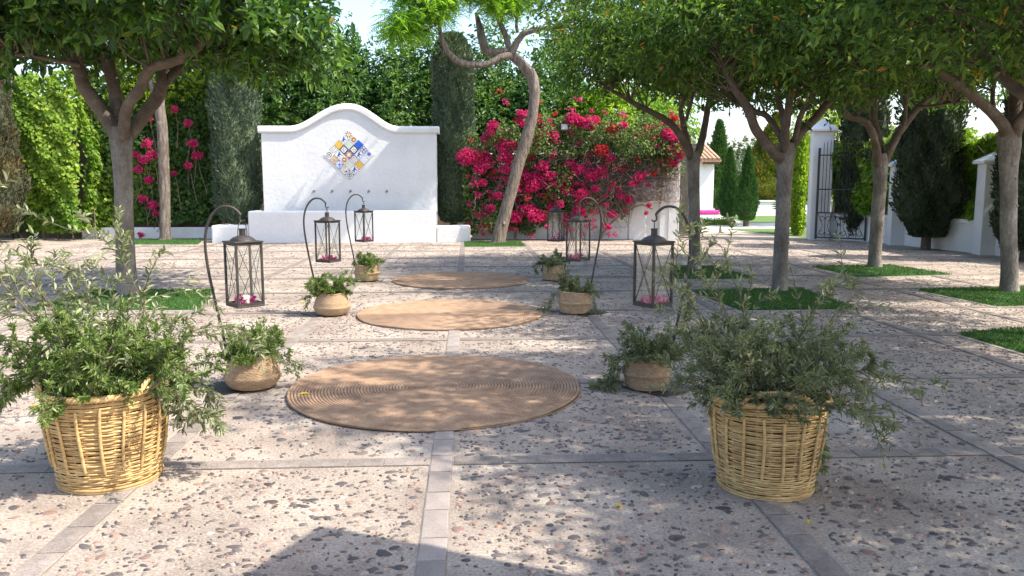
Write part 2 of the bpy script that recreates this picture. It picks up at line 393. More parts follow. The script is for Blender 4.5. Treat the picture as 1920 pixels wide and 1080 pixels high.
# limb, trunk and blossom positions in metres: (x, y, z, radius)
TREES = {'T1': {'limbs': [[(3.724, 13.3, 1.829, 0.106), (3.578, 13.22, 2.061, 0.097), (3.381, 13.14, 2.34, 0.088), (3.128, 13.06, 2.529, 0.078), (2.784, 12.98, 2.681, 0.061),
                   (2.3, 12.9, 2.92, 0.043)],
                  [(3.688, 13.35, 1.979, 0.08), (3.585, 13.45, 2.449, 0.076), (3.576, 13.55, 2.738, 0.063), (3.703, 13.65, 3.057, 0.055), (3.777, 13.75, 3.378, 0.037)],
                  [(3.776, 13.3, 1.881, 0.098), (3.897, 13.35, 2.234, 0.089), (3.974, 13.4, 2.552, 0.08), (4.025, 13.45, 2.836, 0.072), (4.198, 13.5, 3.26, 0.045)],
                  [(3.949, 13.3, 2.674, 0.044), (4.102, 13.15, 2.831, 0.039), (4.268, 13.0, 2.985, 0.026)],
                  [(3.561, 13.2, 2.491, 0.044), (3.563, 12.95, 2.766, 0.043), (3.546, 12.7, 2.987, 0.025)]],
        'trunk': [(3.825, 13.3, -0.048, 0.186), (3.807, 13.3, 0.243, 0.151), (3.776, 13.3, 0.962, 0.142), (3.749, 13.3, 1.582, 0.151), (3.74, 13.3, 1.881, 0.168),
                  (3.737, 13.3, 1.986, 0.142)]},
 'T2': {'limbs': [[(4.132, 10.5, 1.765, 0.105), (3.892, 10.44, 1.99, 0.097), (3.736, 10.38, 2.157, 0.09), (3.577, 10.32, 2.456, 0.076), (3.403, 10.26, 2.649, 0.062),
                   (3.238, 10.2, 2.884, 0.041)],
                  [(4.192, 10.6, 1.964, 0.064), (4.146, 10.725, 2.153, 0.064), (4.031, 10.85, 2.36, 0.058), (3.881, 10.975, 2.434, 0.051), (3.613, 11.1, 2.581, 0.037)],
                  [(4.171, 10.5, 1.869, 0.091), (4.137, 10.46, 2.109, 0.084), (4.14, 10.42, 2.325, 0.076), (4.161, 10.38, 2.6, 0.069), (4.133, 10.34, 2.843, 0.048),
                   (4.158, 10.3, 3.169, 0.034)],
                  [(4.177, 10.55, 2.184, 0.056), (4.179, 10.65, 2.386, 0.057), (4.163, 10.75, 2.64, 0.054), (4.154, 10.85, 2.91, 0.036)],
                  [(4.247, 10.6, 1.873, 0.099), (4.482, 10.675, 2.165, 0.085), (4.696, 10.75, 2.355, 0.079), (4.875, 10.825, 2.539, 0.072), (5.071, 10.9, 2.853, 0.044)],
                  [(4.313, 10.55, 2.032, 0.056), (4.329, 10.5, 2.167, 0.056), (4.377, 10.45, 2.37, 0.052), (4.46, 10.4, 2.563, 0.049), (4.498, 10.35, 2.78, 0.035)],
                  [(4.217, 10.5, 2.579, 0.049), (4.41, 10.6, 2.708, 0.042), (4.494, 10.7, 2.893, 0.029)]],
        'trunk': [(4.203, 10.55, -0.044, 0.183), (4.2, 10.55, 0.197, 0.155), (4.197, 10.55, 0.918, 0.141), (4.201, 10.55, 1.485, 0.148), (4.2, 10.55, 1.836, 0.183),
                  (4.2, 10.55, 1.99, 0.155)]},
 'T3': {'limbs': [[(6.968, 13.45, 1.748, 0.099), (6.874, 13.4, 2.113, 0.089), (6.73, 13.35, 2.384, 0.085), (6.562, 13.3, 2.485, 0.08), (6.334, 13.25, 2.524, 0.075),
                   (6.123, 13.2, 2.632, 0.066), (5.885, 13.15, 2.781, 0.044)],
                  [(7.115, 13.6, 1.86, 0.091), (7.089, 13.7, 2.21, 0.091), (7.014, 13.8, 2.579, 0.092), (7.071, 13.9, 2.962, 0.083), (7.119, 14.0, 3.347, 0.056)],
                  [(7.086, 13.5, 1.785, 0.108), (7.185, 13.52, 2.011, 0.099), (7.337, 13.54, 2.3, 0.09), (7.545, 13.56, 2.598, 0.086), (7.703, 13.58, 2.789, 0.072),
                   (8.033, 13.6, 3.078, 0.045)],
                  [(7.641, 13.5, 2.754, 0.041), (7.881, 13.25, 2.775, 0.035), (8.053, 13.0, 2.812, 0.026)],
                  [(7.365, 13.45, 2.411, 0.045), (7.361, 13.35, 2.607, 0.04), (7.274, 13.25, 2.816, 0.026)]],
        'trunk': [(7.046, 13.5, -0.052, 0.198), (7.04, 13.5, 0.209, 0.162), (7.044, 13.5, 0.764, 0.158), (7.052, 13.5, 1.405, 0.153), (7.049, 13.5, 1.767, 0.171),
                  (7.037, 13.5, 1.965, 0.135)]},
 'T4': {'limbs': [[(7.06, 10.3, 2.026, 0.117), (6.949, 10.233, 2.213, 0.102), (6.716, 10.167, 2.417, 0.095), (6.485, 10.1, 2.543, 0.088), (6.2, 10.033, 2.699, 0.08),
                   (5.844, 9.967, 2.864, 0.066), (5.519, 9.9, 2.943, 0.04)],
                  [(6.9, 10.35, 2.373, 0.035), (6.977, 10.5, 2.663, 0.035), (7.15, 10.65, 2.975, 0.028)],
                  [(7.156, 10.35, 2.077, 0.124), (7.221, 10.425, 2.36, 0.118), (7.238, 10.5, 2.7, 0.112), (7.327, 10.575, 3.228, 0.099), (7.372, 10.65, 3.668, 0.064)],
                  [(7.103, 10.25, 2.051, 0.116), (7.122, 10.15, 2.269, 0.095), (7.24, 10.05, 2.528, 0.08), (7.415, 9.95, 2.88, 0.053)],
                  [(6.18, 10.0, 2.695, 0.047), (6.177, 9.867, 2.975, 0.046), (6.311, 9.733, 3.19, 0.039), (6.416, 9.6, 3.261, 0.026)]],
        'trunk': [(7.26, 10.3, -0.032, 0.185), (7.24, 10.3, 0.207, 0.151), (7.174, 10.3, 0.922, 0.144), (7.115, 10.3, 1.624, 0.151), (7.089, 10.3, 2.026, 0.199),
                  (7.077, 10.3, 2.177, 0.179)]},
 'back_left': {'limbs': [[(-7.84, 21.2, 3.399, 0.127), (-8.037, 21.3, 3.872, 0.099), (-8.232, 21.4, 4.611, 0.071), (-8.498, 21.5, 5.284, 0.043)],
                         [(-7.75, 21.2, 4.06, 0.113), (-7.379, 21.05, 4.565, 0.084), (-7.039, 20.9, 5.06, 0.056)]],
               'trunk': [(-7.894, 21.2, -0.019, 0.254), (-7.885, 21.2, 0.147, 0.205), (-7.831, 21.2, 1.382, 0.191), (-7.81, 21.2, 2.732, 0.191),
                         (-7.844, 21.2, 3.332, 0.198), (-7.831, 21.2, 3.796, 0.17), (-7.723, 21.2, 4.323, 0.141), (-7.608, 21.2, 4.978, 0.099)]},
 'lean': {'limbs': [[(1.045, 19.6, 4.489, 0.118), (0.724, 19.517, 4.424, 0.104), (0.393, 19.433, 4.274, 0.104), (-0.072, 19.35, 4.27, 0.097),
                     (-0.406, 19.267, 4.437, 0.09), (-0.598, 19.183, 4.747, 0.077), (-0.701, 19.1, 5.16, 0.051)],
                    [(0.987, 19.7, 4.578, 0.131), (0.695, 19.76, 4.598, 0.132), (0.453, 19.82, 4.642, 0.132), (0.328, 19.88, 4.95, 0.133), (0.279, 19.94, 5.234, 0.106),
                     (0.191, 20.0, 5.593, 0.053)],
                    [(1.0, 19.7, 4.578, 0.105), (0.863, 19.775, 5.036, 0.092), (0.7, 19.85, 5.432, 0.079), (0.78, 19.925, 5.781, 0.066), (0.874, 20.0, 6.342, 0.04)],
                    [(1.045, 19.6, 4.563, 0.105), (1.193, 19.52, 4.834, 0.098), (1.389, 19.44, 5.005, 0.091), (1.735, 19.36, 5.066, 0.084), (2.092, 19.28, 5.055, 0.064),
                     (2.52, 19.2, 5.153, 0.038)],
                    [(1.172, 19.6, 5.032, 0.052), (1.152, 19.7, 5.357, 0.046), (1.247, 19.8, 5.747, 0.04)]],
          'trunk': [(0.682, 19.7, -0.037, 0.263), (0.708, 19.7, 0.081, 0.236), (0.841, 19.7, 0.579, 0.204), (0.972, 19.7, 1.074, 0.197), (1.207, 19.7, 1.914, 0.19),
                    (1.44, 19.7, 2.67, 0.184), (1.568, 19.7, 3.242, 0.171), (1.592, 19.7, 3.658, 0.177), (1.513, 19.7, 4.034, 0.184), (1.307, 19.7, 4.282, 0.171),
                    (1.127, 19.7, 4.455, 0.158), (0.987, 19.7, 4.578, 0.144)]},
 'left_tree': {'limbs': [[(-4.442, 10.6, 2.009, 0.12), (-4.618, 10.64, 2.325, 0.113), (-4.84, 10.68, 2.64, 0.107), (-4.942, 10.72, 2.974, 0.093),
                          (-4.974, 10.76, 3.263, 0.065), (-5.113, 10.8, 3.629, 0.043)],
                         [(-4.869, 10.6, 2.931, 0.042), (-5.141, 10.5, 2.979, 0.035), (-5.47, 10.4, 3.013, 0.028), (-5.853, 10.3, 3.032, 0.021)],
                         [(-4.479, 10.7, 2.082, 0.107), (-4.57, 10.875, 2.582, 0.094), (-4.7, 11.05, 3.011, 0.096), (-4.819, 11.225, 3.311, 0.082),
                          (-4.979, 11.4, 3.755, 0.053)],
                         [(-4.347, 10.5, 2.004, 0.091), (-4.252, 10.417, 2.353, 0.083), (-4.035, 10.333, 2.618, 0.083), (-3.861, 10.25, 2.838, 0.075),
                          (-3.483, 10.167, 2.93, 0.068), (-3.128, 10.083, 3.17, 0.054), (-2.887, 10.0, 3.488, 0.033)],
                         [(-4.381, 10.65, 2.039, 0.106), (-4.15, 10.725, 2.381, 0.1), (-3.997, 10.8, 2.632, 0.101), (-3.982, 10.875, 2.924, 0.072),
                          (-3.922, 10.95, 3.406, 0.051)],
                         [(-4.029, 10.75, 2.559, 0.072), (-3.87, 10.95, 2.867, 0.066), (-3.609, 11.15, 3.116, 0.059), (-3.296, 11.35, 3.346, 0.038)]],
               'trunk': [(-4.457, 10.6, -0.001, 0.177), (-4.461, 10.6, 0.384, 0.155), (-4.446, 10.6, 1.075, 0.145), (-4.428, 10.6, 1.687, 0.148),
                         (-4.422, 10.6, 2.009, 0.17), (-4.419, 10.6, 2.169, 0.155)]}}
BLOSSOM = [(-0.04, 20.73, 2.14, 0.3), (0.35, 20.68, 2.11, 0.23), (0.29, 20.69, 1.85, 0.2), (0.62, 20.65, 2.91, 0.17), (0.88, 20.62, 2.43, 0.23), (0.94, 20.62, 2.14, 0.2),
 (0.91, 20.62, 1.82, 0.15), (0.35, 20.68, 1.49, 0.12), (0.25, 20.69, 1.16, 0.1), (0.74, 20.64, 1.16, 0.12), (0.35, 20.68, 0.64, 0.17), (0.55, 20.66, 0.84, 0.13),
 (0.35, 20.68, 0.34, 0.13), (1.33, 20.57, 3.2, 0.13), (1.33, 20.57, 2.97, 0.13), (1.85, 20.52, 2.65, 0.2), (2.07, 20.49, 2.65, 0.2), (1.81, 20.52, 2.94, 0.13),
 (1.62, 20.54, 2.43, 0.2), (1.56, 20.55, 2.14, 0.16), (1.88, 20.51, 1.91, 0.16), (1.46, 20.56, 1.65, 0.2), (1.72, 20.53, 1.59, 0.2), (1.63, 20.54, 1.39, 0.2),
 (1.95, 20.51, 1.43, 0.13), (1.5, 20.56, 1.29, 0.13), (2.08, 20.49, 1.65, 0.16), (2.34, 20.46, 1.46, 0.2), (2.5, 20.44, 1.3, 0.2), (2.5, 20.44, 1.62, 0.16),
 (2.6, 20.43, 1.94, 0.15), (2.76, 20.42, 1.81, 0.16), (2.62, 20.43, 3.09, 0.2), (2.84, 20.4, 3.0, 0.16), (1.17, 20.59, 0.61, 0.2), (1.5, 20.56, 0.8, 0.2),
 (1.69, 20.53, 0.64, 0.23), (1.89, 20.51, 0.58, 0.13), (2.48, 20.45, 0.54, 0.13), (2.61, 20.43, 0.28, 0.1), (2.77, 20.42, 0.74, 0.16), (2.31, 20.47, 0.94, 0.13),
 (2.12, 20.49, 0.87, 0.13), (2.86, 20.4, 1.2, 0.16), (0.42, 20.68, 2.59, 0.13), (0.55, 20.66, 2.75, 0.12), (1.17, 20.59, 2.4, 0.13), (1.2, 20.59, 1.33, 0.1),
 (2.77, 20.41, 3.03, 0.16), (3.03, 20.38, 2.96, 0.18), (3.18, 20.37, 3.06, 0.13), (3.6, 20.32, 2.84, 0.16), (3.86, 20.29, 2.9, 0.13), (3.35, 20.35, 2.29, 0.2),
 (3.58, 20.32, 2.1, 0.11), (2.78, 20.41, 1.81, 0.16), (3.14, 20.37, 1.68, 0.23), (3.36, 20.35, 1.81, 0.13), (3.21, 20.37, 1.33, 0.11), (2.85, 20.41, 1.17, 0.2),
 (2.83, 20.41, 0.74, 0.16), (4.18, 20.25, 2.64, 0.08), (4.43, 20.23, 2.83, 0.1), (4.69, 20.2, 2.67, 0.1), (4.97, 20.16, 2.67, 0.19), (5.17, 20.14, 2.54, 0.13),
 (5.08, 20.15, 2.32, 0.16), (5.27, 20.13, 2.29, 0.16), (5.15, 20.15, 2.0, 0.16), (5.3, 20.13, 2.16, 0.13), (4.3, 20.24, 1.63, 0.15), (4.65, 20.2, 1.71, 0.08),
 (4.11, 20.26, 1.46, 0.07), (3.82, 20.3, 1.33, 0.07), (4.08, 20.27, 1.04, 0.11), (3.86, 20.29, 1.13, 0.07), (3.64, 20.32, 0.68, 0.13), (3.55, 20.33, 0.35, 0.08),
 (4.57, 20.21, 0.91, 0.06), (4.51, 20.22, 0.71, 0.04), (5.12, 20.15, 3.07, 0.1)]
IVY_BLOSSOM = [(-8.36, 21.75, 2.49, 0.17), (-8.46, 21.75, 2.08, 0.16), (-8.24, 21.75, 2.21, 0.17), (-8.63, 21.75, 1.83, 0.12), (-7.19, 21.75, 2.49, 0.16), (-7.11, 21.75, 2.19, 0.16),
 (-7.33, 21.75, 1.94, 0.13), (-8.31, 21.75, 0.89, 0.16), (-8.37, 21.75, 1.55, 0.13), (-8.55, 21.75, 1.07, 0.14), (-7.3, 21.75, 3.02, 0.12), (-8.66, 21.75, 0.12, 0.09),
 (-7.62, 21.75, 3.38, 0.1), (-8.28, 21.75, 3.15, 0.1), (-7.71, 21.75, 1.73, 0.07), (-8.67, 21.75, 2.21, 0.1), (-8.25, 21.75, 0.68, 0.1)]

for key_, th_ in dict(left_tree=.78, T1=.64, T2=.66, T3=.69, T4=.71, lean=.75, back_left=.68).items():
    TREES[key_]['thick'] = th_

# ================================================================ THE SETTING
tag(add_sheet(MB(), [(-220, -220, -.03), (220, -220, -.03), (220, 220, -.03), (-220, 220, -.03)]).build('ground', M['earth']), kind='structure')
tag(add_sheet(MB(), [(5.2, 20.9, -.004), (9.4, 20.9, -.004), (18, 46, -.004), (4.5, 46, -.004)]).build('path', M['path']), kind='structure')
plaza = tag(add_sheet(MB(), [(-16, -8, 0), (14, -8, 0), (14, 24, 0), (-16, 24, 0)]).build('plaza', M['concrete']), kind='structure')

rng = np.random.default_rng(4)
BAND_X = [-0.155 + 1.505 * k for k in range(-5, 6)]
BAND_Y = [4.07 + 1.67 * k for k in range(-4, 11)]
BW = .056

def in_view(x, y, m=1.0):
    return (y > 2.3) & (x > -.72 * y - m * .4) & (x < .74 * y + m * .4)

# stone bands: joints, then each stone
jm = MB()
for x in BAND_X:
    add_sheet(jm, [(x - BW - .003, -6, .003), (x + BW + .003, -6, .003), (x + BW + .003, 20, .003), (x - BW - .003, 20, .003)])
for y in BAND_Y:
    add_sheet(jm, [(-9, y - BW - .003, .0035), (9, y - BW - .003, .0035), (9, y + BW + .003, .0035), (-9, y + BW + .003, .0035)])
tag(jm.build('joint_bed', M['joint'], plaza), kind='stuff')

def paver_mesh(l, w, h=.004, b=.004):
    mb = MB()
    V = [(-l, -w, 0), (l, -w, 0), (l, w, 0), (-l, w, 0), (-l, -w, h - .002), (l, -w, h - .002), (l, w, h - .002), (-l, w, h - .002),
         (-l + b, -w + b, h), (l - b, -w + b, h), (l - b, w - b, h), (-l + b, w - b, h)]
    F = [[0, 1, 5, 4], [1, 2, 6, 5], [2, 3, 7, 6], [3, 0, 4, 7], [4, 5, 9, 8], [5, 6, 10, 9], [6, 7, 11, 10], [7, 4, 8, 11], [8, 9, 10, 11]]
    return V, F
stones = []
for x in BAND_X:
    y = -2.0 + rng.uniform(0, .2)
    while y < 19.6:
        l = rng.uniform(.09, .14)
        stones.append((x, y + l, l, pi / 2)); y += 2 * l + .008
for y in BAND_Y:
    for k in range(len(BAND_X) - 1):
        x0, x1 = BAND_X[k] + BW + .004, BAND_X[k + 1] - BW - .004
        n = 6; cuts = np.sort(np.concatenate([[x0], x0 + (x1 - x0) * (np.arange(1, n) / n + rng.uniform(-.03, .03, n - 1)), [x1]]))
        for a, b in zip(cuts[:-1], cuts[1:]):
            stones.append(((a + b) / 2, y, (b - a) / 2 - .004, 0.0))
stones.sort(key=lambda s: (not in_view(s[0], s[1], .5), s[1]))
paver_cache = {}
rest = MB()
for i, (x, y, l, rz) in enumerate(stones):
    dz = .0034 + rng.uniform(-.0003, .0014)
    if i < 290 and in_view(x, y, .5):
        key = (round(l, 2), abs(x + .155) < .01 and rz != 0)
        if key not in paver_cache:
            paver_cache[key] = MB().add(*paver_mesh(key[0] - .003, BW - .001)).mesh('paver', M['paver' if key[1] else 'paver_grey'])
        link('paver', paver_cache[key], plaza, (x, y, dz), rz + rng.uniform(-.012, .012))
    elif y > 1.0:
        V, F = paver_mesh(l - .003, BW - .001); V = np.array(V)
        if rz: V = np.stack([-V[:, 1], V[:, 0], V[:, 2]], 1)
        rest.add(V + np.array([x, y, dz]), F)
tag(rest.build('paver_band', M['paver_grey'], plaza), kind='stuff')

# pebbles set in the concrete
def pebble_shape(n, rings, seed):
    r_ = np.random.default_rng(seed)
    th = np.arange(n) * 2 * pi / n
    wob = 1 + .10 * np.sin(2 * th + r_.uniform(0, 6)) + .08 * np.sin(3 * th + r_.uniform(0, 6))
    V = []; F = []
    prof = [(1.0, -.25), (.88, .55), (.5, .95)] if rings == 3 else [(1.0, -.2), (.7, .8)]
    for rr, z in prof:
        for t, w in zip(th, wob): V.append((rr * w * cos(t), rr * w * sin(t), z))
    V.append((0, 0, 1.0))
    for k in range(len(prof) - 1):
        for j in range(n): F.append([k * n + j, k * n + (j + 1) % n, (k + 1) * n + (j + 1) % n, (k + 1) * n + j])
    b = (len(prof) - 1) * n
    for j in range(n): F.append([b + j, b + (j + 1) % n, len(V) - 1])
    return np.array(V, float), F
FINE = [pebble_shape(10, 3, s) for s in range(6)]
LOW = [pebble_shape(6, 2, 20 + s) for s in range(4)]
def clear_of_bands(x, y):
    bx = np.min(np.abs(x[:, None] - np.array(BAND_X)[None]), 1); by = np.min(np.abs(y[:, None] - np.array(BAND_Y)[None]), 1)
    return (bx > BW + .03) & (by > BW + .03)
def spread_points(n, y0, y1):
    y = np.sqrt(rng.uniform(y0 ** 2, y1 ** 2, n)); x = y * rng.uniform(-.80, .80, n)
    return x, y
x1, y1 = spread_points(42000, 2.2, 9.5); x2, y2 = spread_points(27000, 9.5, 20.5)
PX = np.concatenate([x1, x2]); PY = np.concatenate([y1, y2])
big = np.concatenate([np.clip(rng.lognormal(math.log(.0108), .52, len(x1)), .004, .038), np.clip(rng.lognormal(math.log(.020), .35, len(x2)), .011, .045)])
keep = clear_of_bands(PX, PY) & (PX > -12) & (PX < 9.6)
# the gravel is uneven: some slabs hold more stones than others
slab = (np.floor((PX + .155) / 1.505) * 7 + np.floor((PY - 4.07) / 1.67) * 13) % 5
keep &= rng.uniform(size=len(PX)) < np.array([1, .75, .9, .65, .85])[slab.astype(int)]
PX, PY, big = PX[keep], PY[keep], big[keep]
asp = rng.uniform(.36, .75, len(PX)); ang = rng.normal(0.0, .45, len(PX)); ang = np.where(rng.uniform(size=len(PX)) < .18, rng.uniform(0, pi, len(PX)), ang)
order = np.argsort(-(big / PY) * in_view(PX, PY, 0) * (PX < .64 * PY + .1) * (PX > -.60 * PY - .1) * (PY > 2.95))
pmesh = [MB().add(V, F).mesh('pebble', M['pebble'], True) for V, F in FINE]
for i in order[:290]:
    o = link('pebble', pmesh[i % 6], plaza, (PX[i], PY[i], 0.0), ang[i]); o.scale = (big[i], big[i] * asp[i], .0075)
small = MB()
o_rest = order[290:]
for grp, shapes in ((o_rest[PY[o_rest] < 4.6], FINE), (o_rest[PY[o_rest] >= 4.6], LOW)):
    for s, (V, F) in enumerate(shapes):
        q = grp[s::len(shapes)]
        vx = V[None, :, 0] * big[q, None]; vy = V[None, :, 1] * (big * asp)[q, None]
        c, s_ = np.cos(ang[q])[:, None], np.sin(ang[q])[:, None]
        VV = np.stack([vx * c - vy * s_ + PX[q, None], vx * s_ + vy * c + PY[q, None], np.repeat(V[None, :, 2] * .0065, len(q), 0)], -1)
        for k in (3, 4):
            FF = np.array([f for f in F if len(f) == k])
            if k == 3:
                small.f.append((np.arange(len(q))[:, None, None] * len(V) + FF[None]).reshape(-1, k) + small.n); small.m.append((len(q) * len(FF), 0))
            else:
                quads = (np.arange(len(q))[:, None, None] * len(V) + FF[None]).reshape(-1, k) + small.n
                small.f.append(quads); small.m.append((len(quads), 0))
        small.v.append(VV.reshape(-1, 3)); small.n += VV.shape[0] * VV.shape[1]
tag(small.build('small_pebbles', M['pebble'], plaza, smooth=True), kind='stuff')

# ---------------------------------------------------------------- white fountain wall
FW = thing('fountain_wall', 'white plastered fountain wall with arched top, tile diamond and raised basin', 'fountain', (-3.05, 20.85, 0), R(-1))
def top_z(x):
    x = np.asarray(x, float)
    zl = np.where(x < 0, 1.50, 1.27)
    t = np.clip(np.abs(x) / zl, 0, 1)
    return 2.90 + .56 * (0.5 + 0.5 * np.cos(pi * t ** 1.12))
xs = np.linspace(-2.2, 2.22, 73); zs = top_z(xs)
wb = MB(); n = len(xs)
for yy in (0.0, .34):
    wb.add(np.concatenate([np.stack([xs, np.full(n, yy), np.zeros(n)], 1), np.stack([xs, np.full(n, yy), zs - .08], 1)]),
           np.array([[i, i + 1, n + i + 1, n + i] if yy == 0 else [i + 1, i, n + i, n + i + 1] for i in range(n - 1)]))
for k in (0, n - 1):
    wb.add([(xs[k], 0, 0), (xs[k], .34, 0), (xs[k], .34, zs[k] - .08), (xs[k], 0, zs[k] - .08)], [[0, 1, 2, 3] if k else [3, 2, 1, 0]])
wb.build('wall', M['white'], FW)
sec = np.array([(.01, -.17), (-.035, -.165), (-.06, -.13), (-.06, -.05), (-.045, -.012), (-.01, .01), (.36, .01), (.43, -.03), (.43, -.16), (.33, -.17)])
ce = np.linspace(-2.27, 2.29, 81); cz = top_z(np.clip(ce, -2.2, 2.22))
cb = MB(); ns = len(sec)
tan = unit(np.stack([np.gradient(ce), np.gradient(cz)], 1)); nor = np.stack([-tan[:, 1], tan[:, 0]], 1)
V = np.stack([ce[:, None] + nor[:, 0, None] * sec[None, :, 1], np.repeat(sec[None, :, 0], len(ce), 0), cz[:, None] + nor[:, 1, None] * sec[None, :, 1]], -1)
F = [[i * ns + j, i * ns + (j + 1) % ns, (i + 1) * ns + (j + 1) % ns, (i + 1) * ns + j] for i in range(len(ce) - 1) for j in range(ns)]
cb.add(V.reshape(-1, 3), np.array(F)); cb.add(V[0], np.array([list(range(ns))[::-1]])); cb.add(V[-1], np.array([list(range(ns))]))
cb.build('coping', M['whitetrim'], FW, smooth=False)
bb = MB()
bev_box(bb, (-2.42, -.72, -.05), (2.22, -.54, .79), .05)
bev_box(bb, (-2.42, -.535, -.05), (-2.24, -.003, .785), .04); bev_box(bb, (2.04, -.535, -.05), (2.22, -.003, .785), .04)
basin_ = bb.build('basin', M['white'], FW)
add_sheet(MB(), [(-2.24, -.54, .62), (2.04, -.54, .62), (2.04, -.003, .62), (-2.24, -.003, .62)]).build('water', M['water'], basin_)
bev_box(MB(), (2.225, -.70, -.05), (3.08, -.2, .41), .05).build('side_bench', M['white'], FW)
bev_box(MB(), (-3.34, -.70, -.05), (-2.425, -.2, .43), .05).build('side_bench', M['white'], FW)
for k in range(5):
    mb = MB(); x = -.92 + k * .465
    add_tube(mb, [(x, .01, 1.27), (x, -.05, 1.275), (x, -.10, 1.265), (x, -.125, 1.235)], .014, 8)
    add_lathe(mb, [(.03, 0), (.03, .012), (0, .012)], 12)
    V = mb.v[-1]; mb.v[-1] = np.stack([V[:, 0] + x, -V[:, 2] - .002, V[:, 1] + 1.27], 1)
    mb.build('spout', M['steel'], FW)
# the diamond of 25 painted tiles
PAL = {'w': (.78, .78, .74), 'b': (.05, .09, .42), 'B': (.03, .13, .58), 'y': (.72, .45, .09), 'k': (.05, .05, .09), 't': (.58, .38, .26), 'o': (.38, .17, .08), 'g': (.50, .60, .54), 'p': (.30, .26, .50), 'l': (.50, .56, .74), 'c': (.68, .64, .56), 'n': (.20, .06, .12)}
PIX = {
 'flower': ['wwkwwkww', 'wwykkyww', 'kyywwyyk', 'wkwyywkw', 'wkwyywkw', 'kyywwyyk', 'wwykkyww', 'wwkwwkww'],
 'ring': ['wwwwwwww', 'wwkkkkww', 'wkwwwwkw', 'wkwkkwkw', 'wkwkkwkw', 'wkwwwwkw', 'wwkkkkww', 'wwwwwwww'],
 'frame': ['kkkkkkkk', 'kwwwwwwk', 'kwkwwkwk', 'kwwkwwwk', 'kwwwkwwk', 'kwkwwkwk', 'kwwwwwwk', 'kkkkkkkk'],
 'dots': ['kwkwkwkw', 'wwwwwwww', 'wkwkwkwk', 'wwwwwwww', 'kwkwkwkw', 'wwwwwwww', 'wkwkwkwk', 'wwwwwwww'],
 'beast': ['wwwwwwww', 'lwwwwwbw', 'wwwwbbbw', 'wbbbbbww', 'bwbbbbww', 'wwbwwbww', 'wwbwwbwl', 'llwwwwll'],
 'disc': ['cccccccc', 'cctootcc', 'ctooootc', 'coowwooc', 'cootwooc', 'ctooootc', 'cctoottc', 'cccccccc'],
 'tan': ['tttttttt', 'ttcttctt', 'tttcctot', 'tcttttct', 'tctototc', 'tttcottt', 'ttcttctt', 'tttttttt'],
 'cross': ['blllllbl', 'lbwllwbl', 'lwbllbwl', 'lllbblll', 'lllbblll', 'lwbllbwl', 'lbwllwbl', 'blllllbl'],
 'mix': ['cctccccl', 'cttccllc', 'ccttcclc', 'cctcccbb', 'ccccctbb', 'lcctttcc', 'llcccctc', 'lccccccc'],
 'star': ['kwwwwwwk', 'wkwkkwkw', 'wwkwwkww', 'wkwkkwkw', 'wkwkkwkw', 'wwkwwkww', 'wkwkkwkw', 'kwwwwwwk'],
 'pale': ['ccgcccgc', 'cgcccgcc', 'cccgcccc', 'gcccccgc', 'ccccgccc', 'cgcccccg', 'cccgcccc', 'gccccgcc'],
 'green': ['ggcggcgg', 'gcggggcg', 'cggccggc', 'ggcggcgg', 'ggcggcgg', 'cggccggc', 'gcggggcg', 'ggcggcgg'],
 'yellow': ['yyyyyyyy'] * 3 + ['yyycyyyy'] + ['yyyyyyyy'] * 4,
 'blue': ['BBBBBBBB'] * 8,
 'dark': ['pnnppnnp', 'nppyyppn', 'npyyyypn', 'pyywwyyp', 'pyywwyyp', 'npyyyypn', 'nppyyppn', 'pnnppnnp'],
 'thin': ['lwlwlwlw', 'wlwlwlwl', 'lwwllwwl', 'wllwwllw', 'wllwwllw', 'lwwllwwl', 'wlwlwlwl', 'lwlwlwlw'],
 'violet': ['lllllllc', 'llppplcc', 'lpbbbplc', 'lpbbbpcc', 'lppbpplc', 'llppplcc', 'clllcccc', 'cccccccc'],
 'grey': ['llkllkll', 'lkwkkwkl', 'kwllllwk', 'lklkklkl', 'lklkklkl', 'kwllllwk', 'lkwkkwkl', 'llkllkll'],
}
GRIDT = [['ring', 'tan', 'cross', 'mix', 'star'], ['dots', 'beast', 'disc', 'pale', 'beast'], ['yellow', 'frame', 'dark', 'dots', 'yellow'],
         ['beast', 'green', 'frame', 'beast', 'thin'], ['flower', 'disc', 'blue', 'grey', 'violet']]
pm = {k: plain('glaze ' + k, c, .22, 0, .5) for k, c in PAL.items()}
tile_mesh = {}
TS = .178
def tile_of(kind):
    if kind in tile_mesh: return tile_mesh[kind]
    rows = PIX[kind]; used = sorted(set(''.join(rows))); mb = MB()
    h = TS / 2; b = .006; d = -.014
    g = np.linspace(-h + b, h - b, 9)
    for r in range(8):
        for c in range(8):
            mb.add([(g[c], d, g[7 - r]), (g[c + 1], d, g[7 - r]), (g[c + 1], d, g[8 - r]), (g[c], d, g[8 - r])], [[0, 1, 2, 3]], used.index(rows[r][c]))
    i0, o0 = h - b, h - .002
    ring = [(-i0, d, -i0), (i0, d, -i0), (i0, d, i0), (-i0, d, i0), (-o0, .002, -o0), (o0, .002, -o0), (o0, .002, o0), (-o0, .002, o0)]
    mb.add(ring, [[4, 5, 1, 0], [5, 6, 2, 1], [6, 7, 3, 2], [7, 4, 0, 3]], used.index(rows[0][0]))
    tile_mesh[kind] = mb.mesh('tile', [pm[c] for c in used])
    return tile_mesh[kind]
for i in range(5):
    for j in range(5):
        u = (i - 2) * TS; v = (j - 2) * TS
        x = (u + v) * .70711 + .0; z = (u - v) * .70711 + 2.19
        o = link('tile', tile_of(GRIDT[i][j]), FW, (x, -.004, z)); o.rotation_euler = (0, R(-45 if i % 2 else 45), 0)
bed = add_box(MB(), (-.46, -.0035, -.46), (.46, .0, .46)).build('tile_bed', M['offwhite'], FW)
